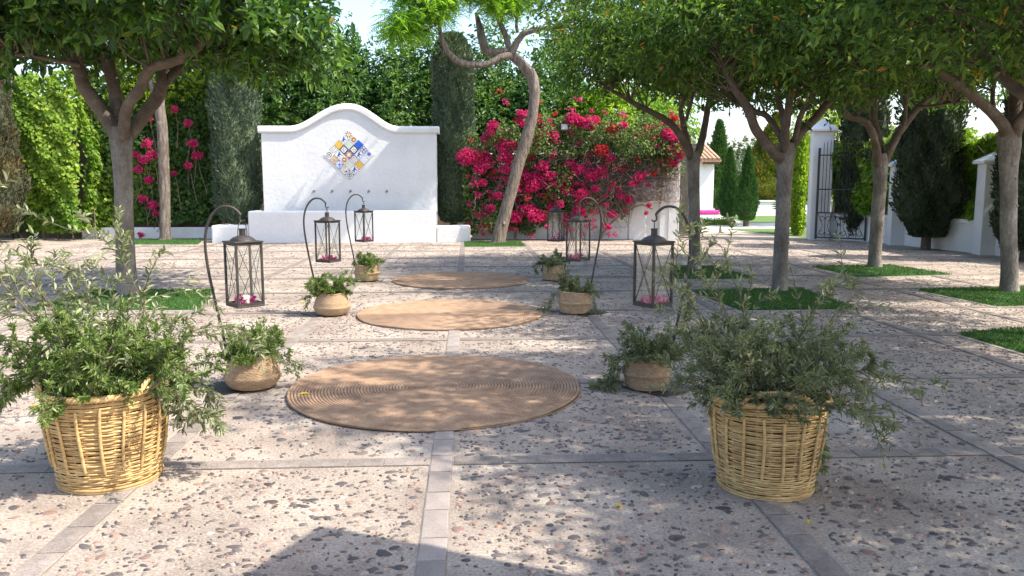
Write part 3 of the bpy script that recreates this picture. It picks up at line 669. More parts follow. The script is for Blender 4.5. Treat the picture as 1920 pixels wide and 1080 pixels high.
bed.location = (0, -.001, 2.19); bed.rotation_euler = (0, R(45), 0)

# ---------------------------------------------------------------- white walls
W1 = thing('garden_wall', 'white plastered wall mostly hidden under the red bougainvillea', 'wall', (0.1, 21.38, 0), math.atan2(-.72, 5.32))
L1 = 5.368
bev_box(MB(), (0, 0, -.05), (L1, .28, 2.25), .03).build('wall', M['white'], W1)
for xa in (4.55, L1 - .46):
    pass
bev_box(MB(), (L1 - .47, -.09, -.05), (L1 + .02, -.002, 2.5), .02).build('pilaster', M['white'], W1)
bev_box(MB(), (L1 - .24, -.11, -.05), (L1 + .03, -.092, 2.5), .008).build('pilaster', M['white'], W1)
bev_box(MB(), (L1 - 1.25, -.05, -.05), (L1 - .80, -.002, 1.0), .015).build('pilaster', M['white'], W1)
bev_box(MB(), (-.02, -.06, -.02), (L1 - 1.3, -.003, .32), .02).build('plinth', M['offwhite'], W1)
mbx = thing('meter_box', 'white square meter box on the wall beside the bougainvillea', 'box', (4.66, 20.765, 1.31), math.atan2(-.72, 5.32))
casing_ = bev_box(MB(), (-.19, -.16, -.25), (.19, 0.0, .25), .012).build('casing', M['whitetrim'], mbx)
bev_box(MB(), (-.16, -.172, -.22), (.16, -.162, .22), .004).build('door', M['offwhite'], casing_)

def gate_pillar(name, label, x, y, w, h, cap, rz, group, ledge=True):
    t = thing(name, label, 'pillar', (x, y, 0), rz, group)
    bev_box(MB(), (-w / 2, -w / 2, -.05), (w / 2, w / 2, h), .015).build('shaft', M['white'], t)
    mb = MB(); o = w / 2 + .08
    bev_box(mb, (-o, -o, h + .001), (o, o, h + .07), .015)
    a = o - .015
    mb.add([(-a, -a, h + .068), (a, -a, h + .068), (a, a, h + .068), (-a, a, h + .068), (0, 0, h + cap)], [[0, 1, 4], [1, 2, 4], [2, 3, 4], [3, 0, 4]])
    mb.build('cap', M['whitetrim'], t)
    return t
gate_pillar('gate_pillar', 'tall white gate pillar with pyramid cap beside the open iron gate', 9.22, 20.75, .50, 2.8, .34, R(-14), 'white capped pillars along the right wall')
gate_pillar('gate_pillar', 'low white pillar peeking out from behind the bushy dark cypress', 10.27, 18.7, .40, 1.86, .24, R(-15), 'white capped pillars along the right wall')
gate_pillar('gate_pillar', 'low white pillar showing just behind the thick right trunk', 10.71, 16.0, .42, 1.86, .24, R(-12), 'white capped pillars along the right wall')
WR = thing('boundary_wall', 'low white wall with ledge under the ivy hedge at right', 'wall')
pts = [(9.5, 20.72), (10.22, 19.15), (10.36, 18.3), (10.74, 15.8), (11.4, 11.5), (12.0, 6.0)]
for a, b in zip(pts[:-1], pts[1:]):
    l = math.dist(a, b); rz = math.atan2(b[1] - a[1], b[0] - a[0])
    bev_box(MB(), (0, 0, -.05), (l, .3, .70), .012).build('panel', M['white'], WR, loc=(a[0], a[1], 0), rotz=rz)
    bev_box(MB(), (0.002, -.05, .615), (l - .002, .33, .705), .012).build('ledge', M['whitetrim'], WR, loc=(a[0], a[1], 0), rotz=rz)
WL = thing('garden_wall', 'shaded garden wall behind the left ivy hedge, pale at its foot', 'wall')
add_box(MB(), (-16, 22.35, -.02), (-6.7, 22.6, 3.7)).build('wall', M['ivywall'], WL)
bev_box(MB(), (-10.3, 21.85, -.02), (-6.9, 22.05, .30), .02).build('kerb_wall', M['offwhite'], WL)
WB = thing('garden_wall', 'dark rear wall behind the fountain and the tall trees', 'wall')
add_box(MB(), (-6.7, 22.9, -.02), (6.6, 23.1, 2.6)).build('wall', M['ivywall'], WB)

# ---------------------------------------------------------------- iron gates
def gate(label, x, y, rz, w, h):
    t = thing('iron_gate', label, 'gate', (x, y, 0), rz, 'wrought iron gate leaves')
    fr = MB()
    add_box(fr, (0, -.025, .03), (.05, .025, h + .02)); add_box(fr, (w - .04, -.02, .03), (w, .02, h - .05))
    fr.build('frame', M['gate'], t)
    for z in (.06, .70, 1.30, h - .18):
        add_box(MB(), (.05, -.015, z), (w - .04, .015, z + .03)).build('rail', M['gate'], t)
    br = MB(); nb = int(w / .085)
    for k in range(1, nb):
        xx = .05 + (w - .09) * k / nb
        top = h + .08 + .14 * sin(pi * k / nb)
        add_tube(br, [(xx, 0, .73), (xx, 0, top), (xx, 0, top + .07)], [.008, .008, .001], 6)
    br.build('bar_grille', M['gate'], t)
    sc = MB()
    for k in range(3):
        cx = .05 + (w - .09) * (k + .5) / 3; q = (w - .09) / 6
        for sx in (-1, 1):
            for sz in (-1, 1):
                u = np.linspace(0, 1, 22); a = u * 3.4 * pi * .5
                rr = .10 * (1 - .75 * u)
                p = np.stack([cx + sx * (q * .45 + rr * np.cos(a + pi) * .8), np.zeros(22), .38 + sz * (.16 + rr * np.sin(a))], 1)
                add_tube(sc, p, .008, 5)
        add_tube(sc, [(cx, 0, .09), (cx, 0, .70)], .008, 6)
        for sx in (-1, 1):
            add_tube(sc, [(cx + sx * q * .95, 0, .09), (cx + sx * q * .3, 0, .38), (cx + sx * q * .95, 0, .70)], .007, 5)
    sc.build('scrollwork', M['gate'], t)
gate('open iron gate leaf with scroll panel next to the tall white pillar', 9.0, 20.42, math.atan2(-.72, .88), 1.25, 2.35)
gate('dark iron gate leaf behind the bougainvillea wall end, partly behind a trunk', 5.50, 20.95, math.atan2(.9, .75), 1.15, 2.6)

# ---------------------------------------------------------------- beyond the gate
HB = thing('white_house', 'small white outbuilding with clay tile eave seen beyond the gate', 'building', (9.3, 36, 0))
bev_box(MB(), (-2.6, 0, -.05), (1.78, 4, 2.5), .03).build('wall', M['white'], HB)
rf = MB(); rf.add([(-2.8, -.3, 2.52), (2.0, -.3, 2.52), (2.0, 2.0, 3.25), (-2.8, 2.0, 3.25), (-2.8, -.3, 2.44), (2.0, -.3, 2.44), (2.0, 4.3, 2.44), (-2.8, 4.3, 2.44), (2.0, 4.3, 2.52), (-2.8, 4.3, 2.52)],
          [[0, 1, 2, 3], [4, 5, 1, 0], [3, 2, 8, 9], [5, 6, 8, 2], [5, 2, 1], [4, 0, 3], [4, 3, 9, 7], [6, 7, 9, 8], [7, 6, 5, 4]])
roof_ = rf.build('roof', M['roof'], HB)
tm = MB(); add_tube(tm, [(0, 0, 0), (0, .62, .197)], .085, 8, flat=.8); tme = tm.mesh('roof_tile', M['roof'], True)
for r in range(4):
    for c in range(24):
        link('roof_tile', tme, roof_, (-2.7 + c * .2, -.32 + r * .58, 2.54 + r * .184 + .002 * (c % 2)))
add_box(MB(), (1.2, -.25, 2.33), (1.95, -.15, 2.43)).build('eave_beam', M['wood'], HB)
PB = thing('low_bench', 'low white bench with bright pink cushion by the small house', 'bench', (9.45, 31.6, 0))
bev_box(MB(), (-.75, -.3, 0), (.42, .3, .26), .02).build('base', M['white'], PB)
bev_box(MB(), (-.78, -.32, .262), (.45, .32, .42), .05).build('cushion', M['pink'], PB)
LW = thing('garden_wall', 'low white garden wall beyond the gate under the golden topiary', 'wall', (12.6, 36.6, 0))
bev_box(MB(), (0, 0, -.05), (5.5, .25, .62), .02).build('wall', M['white'], LW)
bev_box(MB(), (-.03, -.04, .622), (5.53, .29, .70), .015).build('ledge', M['whitetrim'], LW)

def lawn(name, poly):
    mb = add_sheet(MB(), [(x, y, .004) for x, y in poly]); tag(mb.build(name, M['lawn']), kind='structure')
lawn('lawn', [(10.4, 29.8), (15, 30.0), (17, 36.3), (11.6, 36.3)])
lawn('lawn', [(8.3, 25.6), (9.1, 21.2), (11.0, 21.6), (11.5, 25.6)])

# ================================================================ trees and planting
def crown_leaves(rng, c, rad, n_tw, per, L, W, style='quad', flat=.5, lump=.22, shell=.45, tw=.30, droop=.25, up=.35):
    """leaves carried on short twigs spread through an uneven flattened crown"""
    d = rdir(rng, n_tw)
    ph = rng.uniform(0, 6.28, 6)
    lob = 1 + lump * (np.sin(3 * d[:, 0] * 2 + ph[0]) * .5 + np.sin(5 * d[:, 1] + ph[1]) * .4 + np.sin(4 * d[:, 2] + 3 * d[:, 0] + ph[2]) * .4 + np.sin(9 * d[:, 0] + 7 * d[:, 1] + ph[3]) * .35)
    r = (shell + (1 - shell) * rng.uniform(size=n_tw) ** .6) * lob
    p = d * r[:, None] * np.array(rad)
    p[:, 2] = np.where(p[:, 2] < 0, p[:, 2] * flat, p[:, 2])
    p += np.array(c)
    out = d * np.array([1, 1, .6]); tdir = unit(out + rng.normal(0, .45, (n_tw, 3)) + np.array([0, 0, up]))
    P = np.repeat(p, per, 0); TD = np.repeat(tdir, per, 0)
    k = len(P); t = rng.uniform(0, 1, k)
    P = P + TD * (t * tw)[:, None] + rng.normal(0, .03, (k, 3))
    side = unit(np.cross(TD, rdir(rng, k)))
    D = unit(TD * .55 + side + np.array([0, 0, -droop]))
    N = unit(np.array([.15, -.1, .8]) + rng.normal(0, .6, (k, 3)))
    s = rng.uniform(.65, 1.15, k)
    return P, D, N, L * s, W * s, p

def twig_net(rng, starts, targets, n, r0=.014):
    mb = MB(); S0 = np.asarray(starts, float)
    for i in rng.choice(len(targets), min(n, len(targets)), replace=False):
        e = targets[i]; s = S0[np.argmin(np.linalg.norm(S0 - e, axis=1) + rng.uniform(0, .5, len(S0)))]
        m1 = s * .6 + e * .4 + rng.normal(0, .10, 3); m2 = s * .25 + e * .75 + rng.normal(0, .10, 3) + np.array([0, 0, .06])
        P = smooth_path(np.hstack([np.array([s, m1, m2, e]), np.array([[r0], [r0 * .7], [r0 * .45], [r0 * .2]])]), 3)
        add_tube(mb, P[:, :3], P[:, 3], 5, cap=False)
    return mb

def build_trunk(root, spec, mat, lmat, seed, org, rough=.04, thick=.86):
    rg = np.random.default_rng(seed)
    o = np.array([org[0], org[1], 0, 0])
    P = smooth_path(np.array(spec['trunk']) - o, 6); P[0, 2] = -.04; P[:, 3] *= spec.get('thick', thick)
    mb = MB(); add_tube(mb, P[:, :3], P[:, 3], 20, rough=rough, rng=rg)
    for k in range(7):
        i = rg.integers(8, len(P) - 6); a = rg.uniform(0, 6.28); rr_ = P[i, 3]
        c = P[i, :3] + np.array([cos(a), sin(a), 0]) * rr_ * .88; s_ = rr_ * rg.uniform(.16, .34)
        add_tube(mb, [c - np.array([cos(a), sin(a), -.2]) * .02, c + np.array([cos(a), sin(a), .25]) * (rr_ * .12), c + np.array([cos(a), sin(a), .3]) * (rr_ * .2)], [s_ * 1.5, s_, s_ * .75], 9, rough=.12, rng=rg)
    mb.build('trunk', mat, root, smooth=True)
    ends = []
    for l in spec['limbs']:
        Q = smooth_path(np.array(l) - o, 5); Q[:, 3] *= spec.get('thick', thick) * 1.04
        Q[:, 0:3] += np.cumsum(rg.normal(0, .004, (len(Q), 3)), 0)
        mb = MB(); add_tube(mb, Q[:, :3], Q[:, 3], 12, rough=rough, rng=rg)
        mb.build('limb', lmat, root, smooth=True)
        ends += [q[:3] for q in Q[len(Q) // 2::3]]
    return ends
def orchard_tree(name, label, spec, org, c, rad, seed, mat, n_tw, per, L, W, style, flat=.5, group=None, bark='bark', lump=.30, extra=None, twigs=210, shell=.4):
    t = thing(name, label, 'tree', (org[0], org[1], 0), 0, group)
    ends = build_trunk(t, spec, M[bark], M['limb'] if bark == 'bark' else M[bark], seed, org)
    rg = np.random.default_rng(seed + 100)
    mb = MB(); cl = np.array(c) - np.array([org[0], org[1], 0])
    P, D, N, l, w, tp = crown_leaves(rg, cl, rad, n_tw, per, L, W, flat=flat, lump=lump, shell=shell)
    add_leaves(mb, P, D, N, l, w, style)
    for (ec, er, en) in (extra or []):
        P, D, N, l, w, tp2 = crown_leaves(rg, np.array(ec) - np.array([org[0], org[1], 0]), er, en, per, L, W, flat=.8, lump=.25, shell=.2)
        add_leaves(mb, P, D, N, l, w, style); tp = np.vstack([tp, tp2])
    mb.build('crown', M[mat], t)
    tag(twig_net(rg, ends, tp, twigs).build('twig', M['twig'], t, smooth=True), kind='stuff')
    return t

ORCH = 'ficus trees in square turf beds'
orchard_tree('ficus_tree', 'left ficus with big glossy leaves and forked trunk behind the sunlit basket', TREES['left_tree'], (-4.6, 10.6), (-4.35, 10.9, 3.80), (2.75, 2.4, 1.5), 1, 'bigficus', 2100, 11, .17, .066, 'fine', flat=.55, group=ORCH,
             extra=[((-2.35, 10.4, 3.25), (.75, .8, .55), 170), ((-5.6, 10.1, 3.5), (1.3, .9, .5), 170), ((-3.3, 9.4, 3.75), (1.0, .7, .6), 130)])
orchard_tree('ficus_tree', 'ficus whose trunk rises just right of the bougainvillea wall end', TREES['T1'], (3.81, 13.3), (3.75, 13.3, 3.95), (2.3, 2.1, 1.35), 2, 'ficus', 2900, 11, .115, .044, 'quad', flat=.8, group=ORCH,
             extra=[((2.05, 13.0, 3.35), (.65, .7, .5), 170)])
orchard_tree('ficus_tree', 'ficus with five limbs fanning out, trunk directly behind the shaded big basket', TREES['T2'], (4.2, 10.55), (4.3, 10.7, 3.52), (2.35, 2.1, 1.4), 3, 'ficus', 2900, 11, .115, .044, 'quad', flat=.62, group=ORCH)
orchard_tree('ficus_tree', 'ficus with pale ribbed trunk standing in front of the iron gate leaf', TREES['T3'], (7.06, 13.5), (7.1, 13.5, 3.98), (2.3, 2.0, 1.35), 4, 'ficus', 2700, 11, .115, .044, 'quad', flat=.85, group=ORCH)
orchard_tree('ficus_tree', 'thick trunked ficus at the right edge in front of the low white wall', TREES['T4'], (7.28, 10.3), (7.3, 10.4, 3.88), (2.5, 2.1, 1.5), 5, 'ficus', 2900, 11, .115, .044, 'quad', flat=.68, group=ORCH)
# more of the same planting to the right of the camera; they shade the foreground
first = [o for o in COL.objects if o.name.startswith('ficus_tree')]
copy_thing(first[2], 'ficus just outside the right edge of the view by the corner turf bed', (5.6, 7.2, 0), R(100))
copy_thing(first[4], 'ficus standing right of the shaded big basket, outside the view', (5.15, 4.3, 0), R(200), 1.08)
copy_thing(first[3], 'ficus standing to the right of the viewer', (4.6, .6, 0), R(40))

# the leaning tree with feathery leaves
LT = thing('leaning_tree', 'leaning rough barked tree with feathery bright leaves before the bougainvillea', 'tree', (0.75, 19.7, 0))
ends = build_trunk(LT, TREES['lean'], M['rough_bark'], M['rough_bark'], 11, (0.75, 19.7), .05)
rg = np.random.default_rng(77)
fm = MB()
def fronds(mb, rg, P, D, L, pairs=9, ll=.075, lw=.026):
    n = len(P); D = unit(D); up = unit(np.array([0, 0, 1.0]) + rg.normal(0, .35, (n, 3)))
    side = unit(np.cross(D, up))
    for k in range(pairs):
        t = (k + 1) / (pairs + .3)
        base = P + D * (L * t)[:, None] + np.array([0, 0, -1.0]) * (L * .35 * t * t)[:, None]
        for s in (-1, 1):
            dd = unit(side * s + D * .55 + np.array([0, 0, -.25]))
            add_leaves(mb, base, dd, up, ll * (1.15 - .5 * abs(t - .4)), lw, 'quad')
P = []
for (bx, by, bz, br, bn) in [(-2.2, -.75, 5.05, .55, 420), (-1.55, -.7, 5.65, .75, 620), (-.55, -.5, 6.15, .7, 600), (.45, .0, 6.0, .62, 420), (1.15, .15, 6.4, .65, 460), (-2.3, -.7, 6.0, .45, 260), (0.0, -.35, 5.75, .5, 320), (1.3, .3, 7.2, .7, 380)]:
    P.append(np.array([bx, by, bz]) + rdir(rg, bn) * np.array([1, .8, .75]) * (br * rg.uniform(size=bn) ** .45)[:, None])
P = np.vstack(P)
keep = ~((P[:, 2] < 5.0) & (P[:, 0] > -1.5) & (P[:, 0] < .9))
P = P[keep]
D = unit(rg.normal(0, 1, (len(P), 3)) * np.array([1, 1, .35]) + np.array([0, 0, -.25]))
fronds(fm, rg, P, D, rg.uniform(.24, .42, len(P)), 8)
fm.build('crown', M['feather'], LT)
tag(twig_net(rg, ends, P, 70, .016).build('twig', M['twig'], LT), kind='stuff')

# rough barked tree by the ivy hedge
orchard_tree('pale_trunk_tree', 'straight pale rough barked tree in front of the left ivy hedge', TREES['back_left'], (-8.0, 21.2), (-7.4, 23.3, 6.6), (2.2, 1.2, 1.5), 21, 'hedge', 900, 9, .12, .05, 'quad', bark='rough_bark', twigs=30, flat=.7)

# tall trees behind the fountain
def bush_tree(name, label, x, y, h, rx, ry, seed, mat='hedge', n=1500, per=10, L=.13, W=.06, z0=.6, group=None, lump=.3, trunk=.09):
    t = thing(name, label, 'tree', (x, y, 0), 0, group)
    rg = np.random.default_rng(seed)
    mb = MB(); add_tube(mb, [(0, 0, -.03), (.03, 0, h * .4), (-.02, .02, h * .8)], [trunk, trunk * .7, trunk * .25], 10, rough=.08, rng=rg); mb.build('trunk', M['limb'], t, smooth=True)
    mb = MB(); P, D, N, l, w, tp = crown_leaves(rg, (0, 0, (h + z0) / 2), (rx, ry, (h - z0) / 2), n, per, L, W, flat=1.0, lump=lump, shell=.35, tw=.35)
    add_leaves(mb, P, D, N, l, w, 'quad'); mb.build('crown', M[mat], t)
    return t
BT = 'tall leafy trees behind the fountain wall'
for i, (x, y, h, rx, lab, mt) in enumerate([
        (-7.6, 24.6, 4.6, 1.5, 'rounded tree rising over the ivy between the pale trunk and a cypress', 'hedge'),
        (-5.6, 25.0, 5.2, 1.6, 'leafy tree behind the cypress at the left end of the fountain wall', 'hedge'),
        (-3.9, 25.0, 6.1, 1.7, 'tall leafy tree right behind the arched top of the fountain', 'hedge'),
        (-2.0, 25.3, 5.9, 1.7, 'leafy tree behind the right shoulder of the fountain wall', 'hedge'),
        (0.3, 25.2, 6.0, 1.7, 'dark leafy tree between the cypress and the leaning trunk', 'hedge'),
        (2.3, 24.6, 5.2, 1.7, 'leafy tree above the bougainvillea just right of the leaning trunk', 'hedge'),
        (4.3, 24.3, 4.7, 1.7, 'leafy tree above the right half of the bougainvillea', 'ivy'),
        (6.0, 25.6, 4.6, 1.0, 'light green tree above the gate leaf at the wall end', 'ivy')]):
    bush_tree('background_tree', lab, x, y, h, rx, 1.3, 300 + i, mt, n=2700 if rx > 1.2 else 1200, L=.15, W=.075, group=BT)
bush_tree('background_tree', 'lime green tree behind the tall gate pillar', 13.0, 28.0, 4.7, 1.9, 1.5, 330, 'lime', n=900, L=.16, W=.07)
bush_tree('background_tree', 'hazy grey green tree far beyond the gate', 20.6, 60, 4.6, 2.6, 2, 331, 'grey_tree', n=500, L=.3, W=.16)
bush_tree('background_tree', 'far grey tree low beside the hazy conifer', 17.5, 58, 3.6, 2.4, 2, 332, 'grey_tree', n=400, L=.3, W=.16)

# cypresses
def column(name, label, x, y, h, r, seed, mat, n=15000, z0=.35, L=.11, W=.038, taper=.12, group=None, cone=False, bulge=.0, rag=1.0):
    t = thing(name, label, 'tree', (x, y, 0), 0, group)
    rg = np.random.default_rng(seed)
    def prof(u):
        if cone:
            return np.clip(np.where(u < .22, .55 + .45 * (u / .22) ** .7, (1 - (np.clip(u - .22, 0, 1) / .78) ** 1.25)), .0, 1)
        return np.clip(np.minimum(1, .55 + u * 4), 0, 1) * (1 - taper * u) * np.where(u > .86, np.sqrt(np.clip(1 - ((u - .86) / .14) ** 2, 0, 1)), 1)
    ph = rg.uniform(0, 6.28, 8)
    def lob(u, a):
        return 1 + rag * (.07 * np.sin(3 * a + 6 * u + ph[0]) + .06 * np.sin(5 * a - 14 * u + ph[1]) + .05 * np.sin(2 * a + 25 * u + ph[2]) + .05 * np.sin(9 * a + 33 * u + ph[3])) + bulge * np.sin(7 * u + ph[4])
    u = rg.uniform(size=n); a = rg.uniform(0, 2 * pi, n)
    # sprays gather in upright tufts, with hollows between
    tuft = .5 + .5 * np.sin(11 * a + 5 * np.sin(9 * u + ph[5])) * np.sin(30 * u + 3 * np.sin(3 * a + ph[6]))
    rr = r * prof(u) * lob(u, a) * (1 - .22 * rg.uniform(size=n) ** 2 - .10 * (1 - tuft))
    P = np.stack([rr * np.cos(a), rr * np.sin(a), z0 + u * (h - z0)], 1)
    D = unit(np.stack([np.cos(a) * .55, np.sin(a) * .55, np.full(n, .9)], 1) + rg.normal(0, .35, (n, 3)))
    N = unit(np.stack([np.cos(a), np.sin(a), np.full(n, .2)], 1) + rg.normal(0, .5, (n, 3)))
    s = rg.uniform(.6, 1.3, n)
    mb = MB(); add_leaves(mb, P, D, N, L * s, W * s, 'quad')
    nu, na = 40, 28
    U, A = np.meshgrid(np.linspace(0, .985, nu), np.arange(na) * 2 * pi / na, indexing='ij')
    RR = r * .84 * prof(U) * lob(U, A)
    V = np.stack([RR * np.cos(A), RR * np.sin(A), z0 + U * (h - z0)], -1).reshape(-1, 3)
    i = np.arange(nu - 1)[:, None] * na; j = np.arange(na)[None]; k = (j + 1) % na
    mb.add(V, np.stack([i + j, i + k, i + na + k, i + na + j], -1).reshape(-1, 4))
    mb.build('crown', M[mat], t)
    tb = MB(); add_tube(tb, [(0, 0, -.03), (0, 0, z0 + .4)], [.11, .09], 10); tb.build('trunk', M['limb'], t, smooth=True)
    return t
CY = 'clipped columnar cypresses around the plaza'
column('cypress', 'brownish grey cypress column at the far left edge by the ivy', -11.9, 20.4, 5.2, .86, 41, 'cypress_brown', 17000, z0=.2, group=CY, rag=1.6)
column('cypress', 'grey green cypress column at the left end of the fountain wall', -6.06, 21.45, 5.6, .62, 42, 'cypress', 17000, z0=.42, taper=.05, group=CY)
column('cypress', 'dark cypress column between the fountain wall and the bougainvillea', -.42, 21.75, 5.35, .52, 43, 'cypress', 17000, z0=.42, taper=.0, group=CY)
column('cypress', 'dark cypress right behind the bars of the open iron gate leaf', 10.08, 20.25, 5.6, .56, 44, 'cypress_dark', 14000, z0=.05, group=CY, rag=1.6)
column('cypress', 'wide ragged dark cypress before the low white wall, trunk showing', 10.2, 17.35, 5.0, .66, 45, 'cypress_dark', 16000, z0=.28, group=CY, bulge=.05, rag=2.0)
column('cypress', 'dark cypress hiding behind the thick trunk at the right edge', 10.55, 14.6, 4.6, .60, 46, 'cypress_dark', 12000, z0=.2, group=CY)
CN = 'slender green conical cypresses beyond the gate'
column('conical_cypress', 'tallest pointed cypress right behind the small white house', 11.95, 38.2, 4.35, .62, 51, 'cone_green', 6000, z0=.3, L=.2, W=.07, group=CN, cone=True)
column('conical_cypress', 'spindle shaped cypress just right of the small white house', 9.83, 30.0, 2.76, .40, 52, 'cone_green', 6000, z0=.22, L=.11, W=.04, group=CN, cone=True)
column('conical_cypress', 'spindle shaped cypress with bare foot in front of the golden topiary', 9.55, 27.2, 2.68, .37, 53, 'cone_green', 6000, z0=.2, L=.1, W=.036, group=CN, cone=True)
column('topiary_cone', 'large golden clipped topiary cone behind the low garden wall', 14.75, 38.3, 4.75, 1.75, 54, 'gold', 13000, z0=.3, L=.17, W=.07, cone=True)
column('hazy_conifer', 'hazy blue grey conifer far away against the sky', 19.4, 62, 6.1, 1.0, 55, 'grey_tree', 1500, z0=1, L=.4, W=.13, cone=True)
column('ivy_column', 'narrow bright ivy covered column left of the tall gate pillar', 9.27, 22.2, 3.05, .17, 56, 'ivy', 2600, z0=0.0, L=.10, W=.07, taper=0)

# sago palm left of the gate pillar
SP = thing('sago_palm', 'sago palm with dark stubby trunk behind the forked ficus', 'palm', (9.68, 23.1, 0))
mb = MB(); add_tube(mb, [(0, 0, -.03), (0, 0, .45), (.01, 0, .92)], [.17, .15, .17], 14, rough=.10, rng=np.random.default_rng(3)); mb.build('trunk', M['twig'], SP)
rg = np.random.default_rng(61)
for k in range(26):
    a = k * 2.399; el = .25 + .9 * rg.uniform(); fl = rg.uniform(.65, .95)
    t = np.linspace(0, 1, 9); hx = fl * np.sin(t * 1.25) / 1.25 * cos(el * .6) * 1.1; hz = fl * (t * sin(el) - .55 * t * t)
    path = np.stack([hx * cos(a), hx * sin(a), .9 + hz], 1)
    fb = MB(); add_tube(fb, path, np.linspace(.012, .004, 9), 5)
    q = np.repeat(path[1:], 4, 0) + np.tile(np.linspace(0, .07, 4), 8)[:, None] * np.array([cos(a), sin(a), 0])
    sd = np.array([-sin(a), cos(a), 0.0])
    for s in (-1, 1):
        add_leaves(fb, q, np.tile(sd * s * .9 + np.array([cos(a) * .6, sin(a) * .6, .25]), (len(q), 1)), np.tile(np.array([0, 0, 1.0]), (len(q), 1)), .17, .018, 'quad')
    fb.build('frond', M['sago'], SP)

# ivy hedges
def ivy_sheet(mb, rg, a, b, z0, z1, n, depth=.3, L=.10, W=.095, wave=.22, top_wob=.25, shadow_in=True):
    a = np.array(a, float); b = np.array(b, float); l = np.linalg.norm(b - a); tx = (b - a) / l
    nx = np.array([tx[1], -tx[0]])
    s = rg.uniform(0, l, n); zz = z0 + (z1 - z0) * rg.uniform(size=n)
    ph = rg.uniform(0, 6.28, 5)
    zmax = z1 + top_wob * (np.sin(2.1 * s + ph[0]) * .5 + np.sin(5.3 * s + ph[1]) * .3 + np.sin(11 * s + ph[4]) * .25)
    zz = z0 + (zz - z0) * (zmax - z0) / (z1 - z0)
    bul = wave * (np.sin(1.7 * s + 1.3 * zz + ph[2]) * .5 + np.sin(3.9 * s - 2.8 * zz + ph[3]) * .35 + np.sin(8.1 * s + 6.3 * zz) * .25)
    dpt = depth + bul - .30 * rg.uniform(size=n) ** 1.5
    P = np.stack([a[0] + tx[0] * s + nx[0] * dpt, a[1] + tx[1] * s + nx[1] * dpt, zz], 1)
    k = n
    out = np.array([nx[0], nx[1], 0.0])
    N = unit(out[None] * .6 + np.array([.35, 0, .65]) + rg.normal(0, .5, (k, 3)))
    D = unit(np.array([0, 0, -1.0]) + out[None] * .55 + rg.normal(0, .5, (k, 3)))
    sc = rg.uniform(.6, 1.2, k)
    add_leaves(mb, P, D, N, L * sc, W * sc, 'flat'); return P
def ivy(name, label, segs, mat, seed, group=None, L=.10, W=.095):
    t = thing(name, label, 'hedge', (0, 0, 0), 0, group); rg = np.random.default_rng(seed)
    for (a, b, z0, z1, n, dep) in segs:
        mb = MB(); ivy_sheet(mb, rg, a, b, z0, z1, n, dep, L, W); tag(mb.build('foliage', M[mat], t), kind='stuff')
    st = MB()
    for (a, b, z0, z1, n, dep) in segs:
        for k in range(6):
            u = rg.uniform(.1, .9); x = a[0] + (b[0] - a[0]) * u; y = a[1] + (b[1] - a[1]) * u
            P = np.array([(x + rg.normal(0, .1), y, 0 if z0 < .6 else z0), (x + rg.normal(0, .15), y - .02, z0 + (z1 - z0) * .4), (x + rg.normal(0, .2), y - .02, z0 + (z1 - z0) * .8)])
            add_tube(st, P, [.02, .014, .006], 5)
    tag(st.build('stem', M['twig'], t), kind='stuff')
    return t
IV = 'ivy hedges on the garden walls'
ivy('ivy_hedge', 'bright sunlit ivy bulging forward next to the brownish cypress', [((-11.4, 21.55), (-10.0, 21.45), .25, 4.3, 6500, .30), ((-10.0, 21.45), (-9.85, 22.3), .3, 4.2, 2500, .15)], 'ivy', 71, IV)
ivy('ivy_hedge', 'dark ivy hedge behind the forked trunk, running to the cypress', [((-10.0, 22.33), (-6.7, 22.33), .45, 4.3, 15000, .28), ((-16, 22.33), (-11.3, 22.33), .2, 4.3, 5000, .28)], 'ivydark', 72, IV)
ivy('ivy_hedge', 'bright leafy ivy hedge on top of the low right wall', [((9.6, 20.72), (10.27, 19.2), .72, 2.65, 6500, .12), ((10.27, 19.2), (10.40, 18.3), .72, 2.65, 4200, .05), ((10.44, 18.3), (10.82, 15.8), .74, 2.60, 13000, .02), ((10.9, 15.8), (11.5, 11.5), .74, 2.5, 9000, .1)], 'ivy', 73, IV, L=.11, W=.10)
rg = np.random.default_rng(74)
tb = thing('hedge_bush', 'yellow green bushy shrub tops along the ivy near the fork', 'shrub')
mb = MB()
for (x, z, r) in [(-9.3, 4.4, .55), (-8.6, 4.5, .6), (-9.0, 3.9, .5), (-7.6, 4.1, .7), (-6.9, 4.0, .5), (-8.2, 3.8, .45)]:
    P, D, N, l, w, tp = crown_leaves(rg, (x, 22.2, z), (r * 1.1, .45, r), 130, 9, .10, .06, flat=1, lump=.3, shell=.2)
    add_leaves(mb, P, D, N, l, w, 'quad')
tag(mb.build('foliage', M['lime'], tb), kind='stuff')
mb = MB()
for x in (-9.2, -8.6, -7.6, -6.9): add_tube(mb, [(x, 22.2, 0), (x + .05, 22.22, 2), (x, 22.2, 4.1)], [.03, .025, .01], 6)
tag(mb.build('stem', M['twig'], tb), kind='stuff')
hb = thing('clipped_hedge', 'knee low clipped hedge strip in front of the pink bench', 'hedge', (9.0, 28.2, 0))
rg = np.random.default_rng(75); mb = MB(); add_box(mb, (-1.2, -.2, 0), (.42, .2, .17))
P = np.stack([rg.uniform(-1.25, .47, 1600), rg.uniform(-.24, .24, 1600), rg.uniform(0, .22, 1600)], 1)
add_leaves(mb, P, rdir(rg, 1600), rdir(rg, 1600), .07, .035, 'quad'); mb.build('foliage', M['ivydark'], hb)

